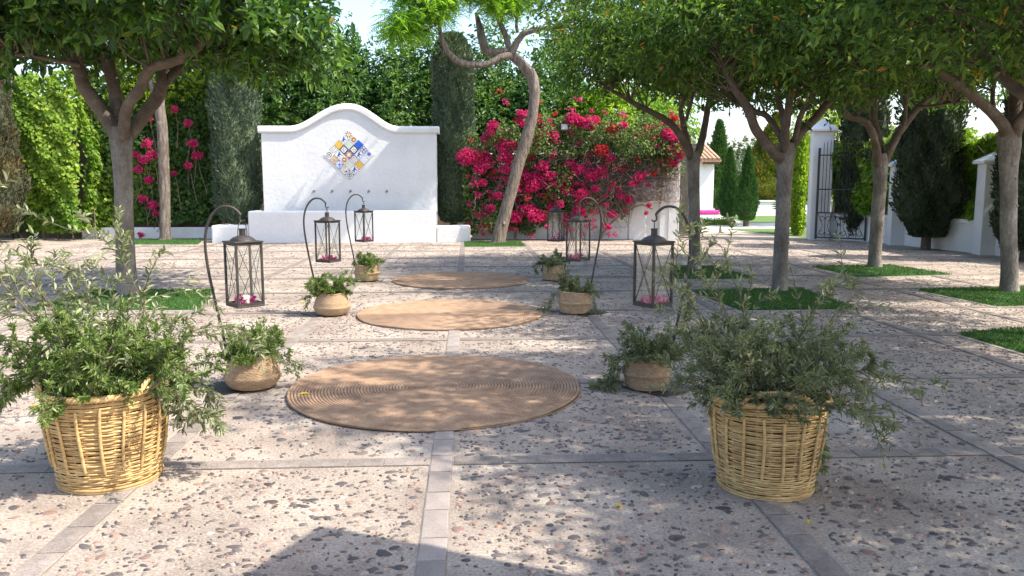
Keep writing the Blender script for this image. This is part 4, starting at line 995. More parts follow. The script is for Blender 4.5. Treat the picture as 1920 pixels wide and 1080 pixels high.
# ---------------------------------------------------------------- bougainvillea
BG = thing('bougainvillea', 'large red magenta bougainvillea climbing over the white wall', 'shrub')
rg = np.random.default_rng(81)
def wall_y(x): return 21.36 - .135 * (x - .1)
def bract_burst(mb, rg, c, r, n, m=0):
    d = rdir(rg, n) * np.array([1, .55, .8]); P = np.array(c) + d * (r * rg.uniform(size=n) ** .45)[:, None]
    # bracts gather in threes around tiny stalk ends
    P = np.repeat(P, 3, 0); k = len(P)
    D = unit(rdir(rg, k) + np.array([0, -.35, .2])); N = rdir(rg, k)
    s = rg.uniform(.7, 1.2, k)
    add_leaves(mb, P, D, N, .043 * s, .036 * s, 'quad', m)
bm_ = MB()
for (x, y, z, r) in BLOSSOM:
    red = x > 2.9 and z > 1.6 and rg.uniform() < .22
    r2 = r * 1.0
    bract_burst(bm_, rg, (x, y + rg.uniform(-.10, .10), z), r2, int(1250 * (r2 / .5) ** 1.6) + 20, 1 if red else 0)
for k in range(260):
    x, y, z, r = BLOSSOM[rg.integers(len(BLOSSOM))]
    c = np.array([x + rg.normal(0, .35), y + rg.uniform(-.05, .2), max(.15, z + rg.normal(0, .3))])
    if c[0] < -.2 or c[0] > 5.45 or (c[0] > 3.6 and c[2] < 1.4 and c[0] > 4.2): continue
    bract_burst(bm_, rg, c, rg.uniform(.06, .13), 14, 1 if rg.uniform() < .3 else 0)
tag(bm_.build('blossom', [M['bract'], M['bract_red']], BG), kind='stuff')
lm = MB(); n = 36000
x = rg.uniform(-.15, 5.5, n); z = rg.uniform(.1, 3.25, n)
top = 2.55 + .55 * np.clip((x - .1) / 1.5, 0, 1) + .14 * np.sin(3 * x) + .13 * np.sin(7.3 * x + 1) + .12 * np.sin(17 * x)
bot = np.where(x < 1.7, .12 + .15 * np.sin(4 * x) ** 2, np.where(x < 2.9, .35 + .25 * np.sin(5 * x) ** 2, np.where(x < 4.1, .75 + .2 * np.sin(6 * x), 1.65)))
thin = (x > 2.6) & (z < 2.05) & ~((np.hypot((x - 3.75) / .55, (z - .98) / .25) < 1))
dens = np.where(thin, .16, np.where((x > 2.7) & ((z < 1.9) | (z > 2.55)), .62, .95)) * np.where((x > 4.25) & (x < 5.2) & (z < 1.7), .25, 1)
kp = (z < top) & (z > bot) & (rg.uniform(size=n) < dens)
x, z = x[kp], z[kp]; n = len(x)
bulge = .30 + .18 * np.sin(2.3 * x + 1.7 * z) + .12 * np.sin(5.1 * x - 3.3 * z + 1) + .25 * (z > 2.2)
y = wall_y(x) - bulge * rg.uniform(.3, 1.45, n)
P = np.stack([x, y, z], 1)
D = unit(rdir(rg, n) + np.array([0, -.5, -.3])); N = unit(rdir(rg, n) * .8 + np.array([.1, -.6, .7])); s = rg.uniform(.6, 1.2, n)
add_leaves(lm, P, D, N, .085 * s, .055 * s, 'quad')
tag(lm.build('foliage', M['bougain'], BG), kind='stuff')
dm = MB(); n = 14000
x = rg.uniform(2.3, 5.35, n); z = rg.uniform(.6, 2.65, n)
kp = (z > np.where(x < 4.1, .72 + .2 * np.sin(6 * x), 1.55)) & (np.sin(4.1 * x + 2.7 * z) + np.sin(7 * x - 5 * z) + rg.uniform(-1, 1, n) > -.5) & ~((np.abs(x - 4.66) < .2) & (z < 1.62))
x, z = x[kp], z[kp]; n = len(x); s = rg.uniform(.5, 1.1, n)
add_leaves(dm, np.stack([x, wall_y(x) - rg.uniform(.05, .40, n), z], 1), rdir(rg, n), rdir(rg, n), .06 * s, .038 * s, 'quad')
tag(dm.build('dry_foliage', M['dryleaf'], BG), kind='stuff')
vm = MB()
for k in range(900):
    x0 = rg.uniform(2.2, 5.3) if k < 760 else rg.uniform(.1, 2.4); z0 = rg.uniform(.75, 2.5)
    p = np.array([x0, wall_y(x0) - rg.uniform(.08, .42), z0]); v = unit(rg.normal(0, 1, 3) * np.array([1, .25, .7])); pts = [p]
    for q in range(7):
        v = unit(v + rg.normal(0, .45, 3) * np.array([1, .2, .8]) + np.array([0, 0, -.06])); pts.append(pts[-1] + v * rg.uniform(.07, .15))
    pts = np.array(pts); pts[:, 1] = np.minimum(pts[:, 1], wall_y(pts[:, 0]) - .06); pts[:, 0] = np.clip(pts[:, 0], 0, 5.4)
    pts[:, 2] = np.where((pts[:, 0] > 4.2), np.maximum(pts[:, 2], 1.0), pts[:, 2])
    add_tube(vm, pts, np.linspace(rg.uniform(.006, .012), .003, 8), 4, cap=False)
tag(vm.build('vine', M['vine'], BG), kind='stuff')
for pth in ([(3.42, 0, .03), (3.55, 0, .3), (3.9, 0, .62), (4.4, 0, .9), (4.75, 0, .8)], [(3.40, .02, .03), (3.45, 0, .35), (3.5, 0, .7), (3.35, 0, 1.1), (3.0, 0, 1.5)], [(2.7, 0, .02), (2.65, 0, .6), (2.8, 0, 1.2), (3.2, 0, 1.7)],
            [(4.93, 0, .95), (4.96, 0, 1.3), (4.93, 0, 1.7), (4.7, 0, 2.1)], [(1.2, 0, .02), (1.25, 0, .8), (1.0, 0, 1.7)]):
    p = np.array(pth); p[:, 1] = wall_y(p[:, 0]) - .20
    mb = MB(); Q = smooth_path(np.hstack([p, np.linspace(.035, .012, len(p))[:, None]]), 5); Q[:, :3] += rg.normal(0, .006, (len(Q), 3))
    add_tube(mb, Q[:, :3], Q[:, 3], 8, rough=.1, rng=rg); mb.build('stem', M['vine'], BG, smooth=True)
BI = thing('bougainvillea', 'scattered pink bougainvillea sprays among the left ivy hedge', 'shrub')
mb = MB()
for (x, y, z, r) in IVY_BLOSSOM:
    bract_burst(mb, rg, (x, y - .15, z), r, int(300 * r / .15) // 4 + 20)
tag(mb.build('blossom', M['bract'], BI), kind='stuff')
mb = MB()
for (x, y, z, r) in IVY_BLOSSOM:
    add_tube(mb, [(x + rg.normal(0, .2), y + .15, max(.1, z - 1.0)), (x, y + .05, z - .4), (x, y - .12, z)], [.01, .008, .004], 5)
tag(mb.build('stem', M['vine'], BI), kind='stuff')

# floodlight and wall planter
FL = thing('floodlight', 'small square white faced floodlight above the bougainvillea', 'lamp', (2.41, 20.42, 2.88))
housing_ = bev_box(MB(), (-.12, 0, -.11), (.12, .05, .11), .01).build('housing', M['iron'], FL)
bev_box(MB(), (-.078, -.012, -.066), (.078, -.001, .066), .004).build('lens', M['lens'], housing_)
mb = MB(); add_tube(mb, [(0, .40, -2.9), (0, .40, -.35), (0, .25, -.12), (0, .06, -.06)], .022, 8); add_box(mb, (-.05, .04, -.10), (.05, .09, -.06)); mb.build('post', M['iron'], FL)
WP = thing('wall_planter', 'grey conical wall planter among the bougainvillea flowers', 'planter', (2.5, 20.62, 1.88))
mb = MB(); add_lathe(mb, [(.0, 0), (.05, .0), (.10, .22), (.13, .36), (.135, .38), (.115, .38), (.10, .30), (0, .30)], 20); mb.build('pot', M['terracotta'], WP, smooth=True)
# ---------------------------------------------------------------- turf beds
rg = np.random.default_rng(90)
def turf(label, quad, n=8000):
    q = np.array(quad, float); c = q.mean(0)
    t = thing('turf_bed', label, 'turf', (c[0], c[1], 0), 0, 'square artificial turf beds round the trunks')
    q = q - c
    mb = MB(); k = len(q); nn = 14
    u, v = np.meshgrid(np.linspace(0, 1, nn), np.linspace(0, 1, nn), indexing='ij')
    def bil(u, v): return (q[0] * (1 - u)[..., None] * (1 - v)[..., None] + q[1] * u[..., None] * (1 - v)[..., None] + q[2] * u[..., None] * v[..., None] + q[3] * (1 - u)[..., None] * v[..., None])
    XY = bil(u, v); Z = .022 + .006 * np.sin(7 * XY[..., 0]) * np.sin(6 * XY[..., 1])
    edge = (u == 0) | (u == 1) | (v == 0) | (v == 1); Z = np.where(edge, .004, Z)
    V = np.concatenate([XY, Z[..., None]], -1).reshape(-1, 3); i = np.arange(nn - 1)[:, None] * nn; j = np.arange(nn - 1)[None]
    mb.add(V, np.stack([i + j, i + nn + j, i + nn + j + 1, i + j + 1], -1).reshape(-1, 4)); mb.build('mat', M['turf'], t)
    u = rg.uniform(.005, .995, n); v = rg.uniform(.005, .995, n); p = bil(u, v)
    P = np.concatenate([p, np.full((n, 1), .012)], 1); D = unit(np.array([0, 0, 1.0]) + rg.normal(0, .5, (n, 3))); N = rdir(rg, n); L = rg.uniform(.022, .042, n)
    mb = MB(); add_leaves(mb, P, D, N, L, .011, 'quad'); tag(mb.build('blade', M['blade'], t), kind='stuff')
    mb = MB()
    for a, b in zip(q, np.roll(q, -1, 0)):
        d = (b - a) / np.linalg.norm(b - a); nr = np.array([d[1], -d[0]])
        if nr @ (a + b) < 0: nr = -nr
        A0, A1, B1, B0 = a + nr * .004, a + nr * .04 - d * .04, b + nr * .04 + d * .04, b + nr * .004
        mb.add([(*A0, .002), (*A1, .002), (*B1, .002), (*B0, .002), (*A0, .007), (*A1, .006), (*B1, .006), (*B0, .007)], BOX_F)
    mb.build('edging', M['stone_edge'], t)
turf('turf bed round the trunk behind the sunlit big basket', [(-5.15, 9.35), (-3.1, 9.3), (-3.5, 11.1), (-5.1, 11.1)])
turf('turf bed round the trunk right of the bougainvillea wall end', [(3.05, 12.0), (4.40, 12.0), (4.35, 13.8), (3.0, 13.75)], 4200)
turf('turf bed seen behind the shaded big basket bush', [(3.1, 8.95), (4.52, 8.96), (4.62, 10.8), (3.0, 10.65)])
turf('sunlit turf bed round the ribbed trunk before the gate', [(6.05, 12.1), (7.75, 12.35), (7.55, 13.9), (6.0, 13.75)], 4200)
turf('sunlit turf bed round the thick right edge trunk', [(6.25, 9.05), (7.9, 9.25), (7.9, 10.8), (6.12, 10.6)])
turf('turf bed cut off by the right edge of the view', [(4.75, 6.35), (6.4, 6.4), (6.5, 7.9), (4.72, 7.4)])
turf('narrow turf bed at the foot of the leaning tree', [(-.13, 18.5), (1.32, 18.55), (1.30, 20.2), (-.14, 20.25)], 3000)
turf('turf bed under the straight pale trunk by the left ivy', [(-8.8, 19.7), (-6.55, 19.65), (-7.0, 21.65), (-9.2, 21.6)], 3000)

# ---------------------------------------------------------------- rugs
def rug_mesh():
    mb = MB(); Rr = 1.03; pitch = .0225; turns = Rr / pitch
    th = [0.0]
    while th[-1] < turns * 2 * pi:
        rr = max(pitch * th[-1] / (2 * pi), .012); th.append(th[-1] + min(.5, .055 / rr))
    th = np.array(th); rr = pitch * th / (2 * pi)
    base = .011 + .0012 * np.sin(7 * th) * np.sin(3.1 * th) + .005 * (rr / Rr) ** 4 * (1 + np.sin(3 * th + .6) * np.sin(5 * th))
    sec = [(-.5, -.006), (-.40, .0), (-.22, .0042), (0, .0055), (.22, .0042), (.40, .0), (.5, -.006)]
    V = []
    for o, z in sec:
        q = rr + o * pitch
        wob = 1 + .0025 * np.sin(5 * th + 1) + .002 * np.sin(9 * th)
        V.append(np.stack([q * wob * np.cos(th), q * wob * np.sin(th), base + z], 1))
    V = np.stack(V, 1); k = len(sec); n = len(th)
    i = np.arange(n - 1)[:, None] * k; j = np.arange(k - 1)[None]
    mb.add(V.reshape(-1, 3), np.stack([i + j, i + k + j, i + k + j + 1, i + j + 1], -1).reshape(-1, 4))
    a = np.arange(96) * 2 * pi / 96
    V = np.concatenate([np.stack([Rr * 1.004 * np.cos(a), Rr * 1.004 * np.sin(a), np.full(96, z)], 1) for z in (.002, .010)])
    mb.add(V, np.array([[q, (q + 1) % 96, 96 + (q + 1) % 96, 96 + q] for q in range(96)]))
    mb.add(V[:96] * np.array([.99, .99, 1]), np.array([list(range(96))]))
    return mb.mesh('jute_rug', M['jute'], True)
rme = rug_mesh()
RG = 'round jute rugs in a row down the middle'
tag(link('jute_rug', rme, None, (-.245, 5.60, .006), R(0)), 'largest looking round jute rug closest to the two big baskets', 'rug', RG)
tag(link('jute_rug', rme, None, (-.225, 8.88, .006), R(130)), 'middle round jute rug, half in sun and half in shade', 'rug', RG)
tag(link('jute_rug', rme, None, (-.13, 12.02, .006), R(250)), 'last round jute rug, closest to the fountain wall', 'rug', RG)

# ---------------------------------------------------------------- big wicker baskets
def big_basket(label, loc, rotz, scale):
    t = thing('wicker_basket', label, 'basket', loc, rotz, 'tall wicker baskets with handles'); t.scale = (scale,) * 3
    rb, rt, H = .232, .292, .50
    def rad(z): return rb + (rt - rb) * (z / H) ** .85
    def bump(a): return np.clip(np.cos(a), 0, 1) ** 6 + np.clip(-np.cos(a), 0, 1) ** 6
    wv = MB(); nseg = 144; a = np.arange(nseg) * 2 * pi / nseg; nst = 26
    rows = np.arange(.008, .462, .0114); rgb = np.random.default_rng(7)
    for k, z in enumerate(rows):
        amp = .0030; ph = pi * (k % 2) + rgb.normal(0, .06)
        rr = rad(z) + amp * np.cos(nst / 2 * a + ph) + .0025 * np.sin(3 * a + k) * rgb.uniform(0, 1)
        zz = z + .0022 * np.sin(2 * a + rgb.uniform(0, 6)) + .018 * bump(a) * max(0, (z - .34) / .12)
        c = np.stack([rr * np.cos(a), rr * np.sin(a), zz], 1); n = 5
        th = np.arange(n) * 2 * pi / n; w = .0059 * rgb.uniform(.85, 1.12)
        er = np.stack([np.cos(a), np.sin(a), np.zeros(nseg)], 1)
        V = c[:, None] + er[:, None] * (np.cos(th) * w * .62)[None, :, None] + np.array([0, 0, 1.0]) * (np.sin(th) * w)[None, :, None]
        i = np.arange(nseg)[:, None]; j = np.arange(n)[None]
        wv.add(V.reshape(-1, 3), np.stack([i * n + j, ((i + 1) % nseg) * n + j, ((i + 1) % nseg) * n + (j + 1) % n, i * n + (j + 1) % n], -1).reshape(-1, 4))
    tag(wv.build('weave', M['rattan'], t, smooth=True), kind='stuff')
    inner = MB()
    for k in range(nst):
        an = (k + .5) * 2 * pi / nst; zt = np.linspace(0, .47, 6)
        add_tube(inner, np.stack([(rad(zt) - .003) * cos(an), (rad(zt) - .003) * sin(an), zt], 1), .005, 5)
    tag(inner.build('inner_stake', M['rattan'], t), kind='stuff')
    for k in range(18):
        an = (k + .3) * 2 * pi / 18; zt = np.linspace(.10 + .01 * (k % 2), .405 + .012 * (k % 3), 9)
        sm = MB(); rz = rad(zt) + .0095 - .006 * (np.abs(np.linspace(-1, 1, 9)) ** 8)
        an2 = an + .02 * np.sin(zt * 12 + k)
        add_tube(sm, np.stack([rz * np.cos(an2), rz * np.sin(an2), zt], 1), .0078, 6); sm.build('stake', M['rattan'], t, smooth=True)
    rm = MB(); aa = np.linspace(0, 2 * pi, 241)
    for s in range(4):
        w = 26 * aa + s * pi / 2
        zb = .476 + .022 * bump(aa); rr = rad(.48) + .004 + .009 * np.cos(w) - .006 * bump(aa)
        add_tube(rm, np.stack([rr * np.cos(aa), rr * np.sin(aa), zb + .010 * np.sin(w)], 1), .0082, 6, cap=False)
    rm.build('rim', M['rattan'], t, smooth=True)
    for a0 in (0.0, pi):
        hm = MB(); ua = np.linspace(-1, 1, 81); ha = a0 + ua * .62
        for s in range(3):
            w = 20 * ua + s * 2.094; up_ = np.sqrt(np.clip(1 - ua ** 2, 0, 1))
            add_tube(hm, np.stack([(rad(.48) + .003 + .008 * np.cos(w) - .012 * up_) * np.cos(ha), (rad(.48) + .003 + .008 * np.cos(w) - .012 * up_) * np.sin(ha), .478 + .078 * up_ + .008 * np.sin(w)], 1), .0078, 6, cap=False)
        hm.build('handle', M['rattan'], t, smooth=True)
    ft = MB()
    for z, o in ((.004, .004), (.016, .008)):
        add_tube(ft, np.stack([(rb + o) * np.cos(aa[::3]), (rb + o) * np.sin(aa[::3]), np.full(81, z)], 1), .008, 6, cap=False)
    ft.build('foot_ring', M['rattan'], t, smooth=True)
    lm_ = MB(); add_lathe(lm_, [(0, .003), (rb - .018, .003), (rad(.40) - .02, .40), (rad(.40) - .03, .40), (0, .41)], 40); lm_.build('liner', M['soil'], t)
    return t
bk1 = big_basket('tall sunlit wicker basket on the left holding the bigger green bush', (-1.79, 3.93, .004), R(2), .98)
bk2 = copy_thing(bk1, 'tall shaded wicker basket on the right with handle facing forward', (1.425, 3.66, .004), R(-100), .93)

# ---------------------------------------------------------------- seagrass belly baskets
def belly(label, loc, rotz, scale, prof, parent=None):
    t = thing('belly_basket', label, 'basket', loc, rotz, 'small folded seagrass baskets on the hook stands'); t.scale = (scale,) * 3
    mb = MB(); nr = 72; na = 120
    pz = np.array(prof); s = np.concatenate([[0], np.cumsum(np.hypot(*np.diff(pz, axis=0).T))]); ss = np.linspace(0, s[-1], nr)
    r = np.interp(ss, s, pz[:, 0]); z = np.interp(ss, s, pz[:, 1])
    kk = np.ones(5) / 5; rs = r.copy(); zs_ = z.copy(); rs[2:-2] = np.convolve(r, kk, 'valid'); zs_[2:-2] = np.convolve(z, kk, 'valid')
    a = np.arange(na) * 2 * pi / na; row = np.arange(nr)[:, None]
    d = .0042 * np.abs(np.sin(row * pi / 3)) + .0022 * np.sin(60 * a / 2 + (row // 3) * pi)[..., :] * np.abs(np.sin(row * pi / 3))
    wob = 1 + .018 * np.sin(2 * a + 1) + .012 * np.sin(3 * a + row * .05)
    RR = rs[:, None] * wob + d
    V = np.stack([RR * np.cos(a), RR * np.sin(a), np.repeat(zs_[:, None], na, 1) + .006 * np.sin(2 * a + .5) * (row / nr) ** 2], -1)
    i = np.arange(nr - 1)[:, None] * na; j = np.arange(na)[None]; k = (j + 1) % na
    mb.add(V.reshape(-1, 3), np.stack([i + j, i + k, i + na + k, i + na + j], -1).reshape(-1, 4)); mb.build('body', M['seagrass'], t, smooth=True)
    rm = MB(); aa = np.linspace(0, 2 * pi, 121)
    for q in range(2):
        w = 22 * aa + q * pi
        add_tube(rm, np.stack([(pz[-1, 0] * (1 + .018 * np.sin(2 * aa + 1)) + .004 * np.cos(w)) * np.cos(aa), (pz[-1, 0] * (1 + .018 * np.sin(2 * aa + 1)) + .004 * np.cos(w)) * np.sin(aa), pz[-1, 1] + .006 * np.sin(2 * aa + .5) + .004 * np.sin(w)], 1), .006, 5, cap=False)
    rm.build('rim', M['seagrass'], t, smooth=True)
    so = MB(); add_lathe(so, [(0, pz[-1, 1] - .03), (pz[-1, 0] - .01, pz[-1, 1] - .035)], 24); so.build('soil', M['soil'], t)
    return t
PROF_A = [(.12, .0), (.150, .006), (.172, .035), (.192, .075), (.196, .088), (.186, .098), (.184, .105), (.176, .14), (.158, .185), (.146, .225), (.144, .232)]
PROF_B = [(.13, .0), (.150, .006), (.158, .03), (.168, .09), (.182, .108), (.184, .116), (.172, .124), (.168, .13), (.163, .18), (.160, .215), (.158, .222)]
B1 = belly('sunlit bellied seagrass basket in the front left beside the big rug', (-1.555, 5.68, .012), R(20), 1.0, PROF_A)
B2 = copy_thing(B1, 'sunlit bellied seagrass basket left of the middle rug', (-1.535, 8.90, .012), R(150), 1.03)
B4 = belly('shaded seagrass basket in the front right near the big shaded basket', (1.26, 5.52, .012), R(75), .97, PROF_B)
B5 = copy_thing(B4, 'shaded seagrass basket right of the middle rug', (1.185, 8.88, .012), R(200), 1.06)
B3 = copy_thing(B4, 'sunlit seagrass basket left of the last rug', (-1.545, 12.05, .012), R(10), 1.04)
B6 = copy_thing(B4, 'shaded seagrass basket right of the last rug', (1.27, 12.0, .012), R(290), 1.0)

# ---------------------------------------------------------------- hook stands and lanterns
def hook_stand(label, loc, rotz):
    t = thing('hook_stand', label, 'stand', loc, rotz, 'iron shepherd hook stands')
    bev_box(MB(), (-.20, -.20, 0), (.20, .20, .009), .002, 1).build('base_plate', M['iron'], t, loc=(-.10, .03, 0), rotz=R(38))
    p = np.array([(-.150, 0, .008), (-.162, 0, .14), (-.192, 0, .36), (-.235, 0, .60), (-.275, 0, .84), (-.290, 0, 1.02), (-.276, 0, 1.14), (-.236, 0, 1.232), (-.175, 0, 1.288), (-.105, 0, 1.292), (-.058, 0, 1.262), (-.038, 0, 1.235)])
    Q = smooth_path(np.hstack([p, np.full((len(p), 1), .0098)]), 5)
    mb = MB(); add_tube(mb, Q[:, :3], Q[:, 3], 10); pole_ = mb.build('pole', M['iron'], t, smooth=True); mb = MB()
    hk = smooth_path(np.array([(-.038, 0, 1.240, .007), (-.045, 0, 1.215, .007), (-.040, 0, 1.196, .006), (-.022, 0, 1.192, .006), (-.010, 0, 1.203, .005)]), 4)
    add_tube(mb, hk[:, :3], hk[:, 3], 8); mb.build('hook', M['iron'], pole_, smooth=True)
    return t
HK = [(-1.56, 5.70), (-1.535, 8.93), (-1.545, 12.08), (1.265, 5.55), (1.19, 8.92), (1.275, 12.03)]
HL = ['left hook stand closest to the sunlit big basket', 'left hook stand beside the middle rug', 'left hook stand beside the last rug, against the fountain', 'right hook stand closest to the shaded big basket', 'right hook stand beside the middle rug', 'right hook stand beside the last rug, before the bougainvillea']
h0 = hook_stand(HL[0], (*HK[0], 0), R(0))
HROT = [0, R(-4), R(5), R(180), R(184), R(178)]
for i in range(1, 6):
    copy_thing(h0, HL[i], (*HK[i], 0), HROT[i])

def lantern(label, loc, rotz):
    """origin at the point where the handle hangs"""
    t = thing('lantern', label, 'lantern', loc, rotz, 'dark iron lanterns on hook stands')
    zt = -.145; zb = -.600; h = .092
    fr = MB()
    for sx in (-1, 1):
        for sy in (-1, 1):
            add_box(fr, (sx * h - .007, sy * h - .007, zb + .012), (sx * h + .007, sy * h + .007, zt - .004))
    for s in (-1, 1):
        for z in (zb + .012, zt - .022):
            add_box(fr, (-h + .0075, s * h - .006, z), (h - .0075, s * h + .006, z + .017)); add_box(fr, (s * h - .006, -h + .0075, z), (s * h + .006, h - .0075, z + .017))
    fr.build('frame', M['iron'], t)
    bev_box(MB(), (-h - .008, -h - .008, zb), (h + .008, h + .008, zb + .011), .002, 1).build('floor_plate', M['iron'], t)
    rf_ = MB(); bev_box(rf_, (-h - .014, -h - .014, zt - .004), (h + .014, h + .014, zt + .006), .002, 1)
    add_lathe(rf_, [(.088, .006), (.084, .016), (.066, .030), (.042, .040), (.022, .045)], 24, c=(0, 0, zt)); roof_ = rf_.build('roof', M['iron'], t)
    ch = MB(); add_lathe(ch, [(.0225, .044), (.0225, .085), (.026, .085), (.026, .092), (0, .092)], 16, c=(0, 0, zt)); ch.build('chimney', M['iron'], roof_)
    hd = MB(); a = np.linspace(0, pi, 25)
    arc = np.stack([.078 * np.cos(a), np.zeros(25), zt + .06 + .085 * np.sin(a)], 1)
    arc = np.vstack([[(.080, 0, zt + .004)], arc, [(-.080, 0, zt + .004)]]); arc[:, :2] = np.stack([arc[:, 0] * cos(.75), arc[:, 0] * sin(.75)], 1)
    add_tube(hd, arc, .0032, 6); hd.build('handle', M['iron'], t, smooth=True)
    for k in range(4):
        wr = MB(); c, s = cos(k * pi / 2), sin(k * pi / 2); q = h - .008
        for sg in (-1, 1):
            p = np.array([(-q * sg, h + .002 * sg, zb + .03), (0, h + .002 * sg, (zb + zt) / 2), (q * sg, h + .002 * sg, zt - .024)])
            p[:, :2] = np.stack([p[:, 0] * c - p[:, 1] * s, p[:, 0] * s + p[:, 1] * c], 1)
            add_tube(wr, p, .0022, 5)
        wr.build('cross_wire', M['iron'], t)
        gl = MB(); add_box(gl, (-h + .0085, h - .004, zb + .030), (h - .0085, h - .002, zt - .024)); o = gl.build('glass_pane', M['glass'], t); o.rotation_euler = (0, 0, k * pi / 2)
    return t
rg = np.random.default_rng(95)
LL = ['left lantern closest to the sunlit big basket, petals and candle inside', 'left lantern beside the middle rug, against the fountain bench', 'left lantern over the last rug, smallest against the white basin',
      'right lantern closest to the shaded big basket', 'right lantern hanging beside the middle rug', 'right lantern by the last rug, seen against the bougainvillea']
LROT = [R(40), R(62), R(50), R(33), R(48), R(60)]
PL = ['magenta petals with a candle in the lantern over the front left basket', 'pink petals in the lantern left of the middle rug', 'pink petals in the lantern left of the last rug',
      'faded petals in the lantern over the front right basket', 'dark pink petals in the lantern right of the middle rug', 'petals in the lantern right of the last rug']
l0 = None
for i in range(6):
    a = HROT[i]; off = np.array([-.030 * cos(a), -.030 * sin(a)])
    lo = (HK[i][0] + off[0], HK[i][1] + off[1], 1.194)
    if l0 is None: l0 = lantern(LL[0], lo, LROT[0]); l_ = l0
    else: l_ = copy_thing(l0, LL[i], lo, LROT[i])
    n = [130, 140, 130, 80, 130, 60][i]
    pb = MB(); cl = rg.uniform(-.065, .065, (7, 2))
    P = np.concatenate([cl[rg.integers(0, 7, n)] + rg.normal(0, .013, (n, 2)), rg.uniform(0, .045, (n, 1))], 1)
    P[:, :2] = np.clip(P[:, :2], -.07, .07)
    add_leaves(pb, P, unit(rdir(rg, n) + np.array([0, 0, .3])), rdir(rg, n), .034, .028, 'quad')
    tag(pb.build('flower_petals', M['petal'], None, loc=(lo[0], lo[1], lo[2] - .588), rotz=LROT[i]), PL[i], 'flowers', 'petals laid inside the lanterns')
ca = MB(); add_lathe(ca, [(.034, 0), (.034, .05), (.030, .058), (.012, .056), (0, .05)], 20); add_tube(ca, [(0, 0, .05), (.002, 0, .068)], .002, 5)
tag(ca.build('candle', M['wax'], None, loc=(HK[0][0] - .03, HK[0][1] + .01, .607), smooth=True), 'cream pillar candle among the petals in the front left lantern', 'candle')

# ---------------------------------------------------------------- olive plants in the baskets
def olive_plant(name, label, loc, seed, mat, rim, n_main, length, spread, L, W, sprays=(), upright=.8, droop=.05, group=None, twig_p=.8, dens=1.0, style='quad'):
    t = thing(name, label, 'plant', loc, 0, group)
    rg = np.random.default_rng(seed); st = MB(); LP = []; LD = []; LN = []; LS = []; LM = []; cur = [0]
    def leafy(path, per, s=1.0):
        d = unit(np.gradient(path, axis=0)); n = len(path)
        for k in range(1, n):
            for q in range(per):
                u = rg.uniform(); p = path[k - 1] * (1 - u) + path[k] * u
                sd = unit(np.cross(d[k], rdir(rg, 1)[0]))
                for sg in (1, -1):
                    LP.append(p); LD.append(unit(d[k] * .75 + sd * sg * .8 + rg.normal(0, .18, 3))); LN.append(unit(np.array([0, 0, 1.0]) + rg.normal(0, .5, 3))); LS.append(s * rg.uniform(.6, 1.15) * (1.35 if cur[0] else 1.0)); LM.append(cur[0])
    def stem(p, d, ln, r, steps, dr, depth):
        pts = [np.array(p, float)]; d = unit(np.array(d, float))
        for k in range(steps):
            d = unit(d + rg.normal(0, .13, 3) + np.array([0, 0, -dr * (1 + k * .25)])); pts.append(pts[-1] + d * ln / steps)
        pts = np.array(pts); pts[:, 2] = np.maximum(pts[:, 2], -loc[2] + .03)
        add_tube(st, pts, np.linspace(r, r * .3, len(pts)), 5, cap=False)
        leafy(pts[len(pts) // 3 if depth == 0 else 0:], max(1, int((2 if depth else 1) * dens * (.62 if cur[0] else 1) + rg.uniform())), 1.0 if depth == 0 else .9)
        if depth < 2:
            dd = np.gradient(pts, axis=0)
            for k in range(2, len(pts)):
                if rg.uniform() < twig_p * (1 if depth == 0 else .35):
                    nd_ = unit(unit(dd[k]) * .8 + rdir(rg, 1)[0] * .8 + np.array([0, 0, .15]))
                    stem(pts[k], nd_, ln * rg.uniform(.22, .42), r * .5, 4, dr * 1.3, depth + 1)
    for k in range(n_main):
        a = rg.uniform(0, 2 * pi); q = rim * .75 * math.sqrt(rg.uniform()); sp = spread * rg.uniform(.15, 1.0)
        b = a + rg.normal(0, .5)
        stem((q * cos(a), q * sin(a), -.03), (sp * cos(b), sp * sin(b), upright), length * rg.uniform(.55, 1.1), .0048, 9, droop, 0)
    cur[0] = 1 if style == 'fine' else 0
    for (dx, dy, dz, ln, dr) in sprays:
        stem((rim * .4 * np.sign(dx) * rg.uniform(0, 1), rim * .3 * rg.uniform(-1, 1), 0), (dx, dy, dz), ln, .005, 12, dr, 0)
    tag(st.build('stem', M['twig'], t), kind='stuff')
    LS, LM, LP, LD, LN = (np.array(q) for q in (LS, LM, LP, LD, LN))
    for kind_, name_, mt in ((0, 'foliage', mat), (1, 'spray_foliage', 'olive_spray')):
        q = LM == kind_
        if q.any():
            mb = MB(); add_leaves(mb, LP[q], LD[q], LN[q], L * LS[q], W * LS[q] * (1.15 if kind_ else 1), style); tag(mb.build(name_, M[mt], t), kind='stuff')
    return t
OG = 'olive sprigs planted in the baskets'
olive_plant('olive_bush', 'big bright green olive bush with arching sprays in the sunlit wicker basket', (-1.79, 3.93, .42), 201, 'olive_green', .26, 60, .40, 1.1, .041, .0105,
            sprays=[(-.30, .1, 1.2, 1.05, .045), (-.5, 0, 1.15, 1.15, .06), (-.1, .2, 1.2, 1.1, .04), (.22, .1, 1.2, .85, .03), (-.7, .1, 1.1, 1.1, .07), (-.6, .2, 1.3, 1.2, .07), (.9, .1, .7, .55, .06), (1.0, .2, .5, .42, .08), (-1.0, 0, .6, .5, .06), (.9, .5, .3, .5, .09), (.12, -1, .5, .26, .16), (-.2, .1, 1.3, 1.1, .05), (.8, 0, .9, .7, .05), (-.05, .1, 1.3, 1.0, .06)],
            upright=1.05, droop=.018, group=OG, style='fine', dens=1.5, twig_p=.95)
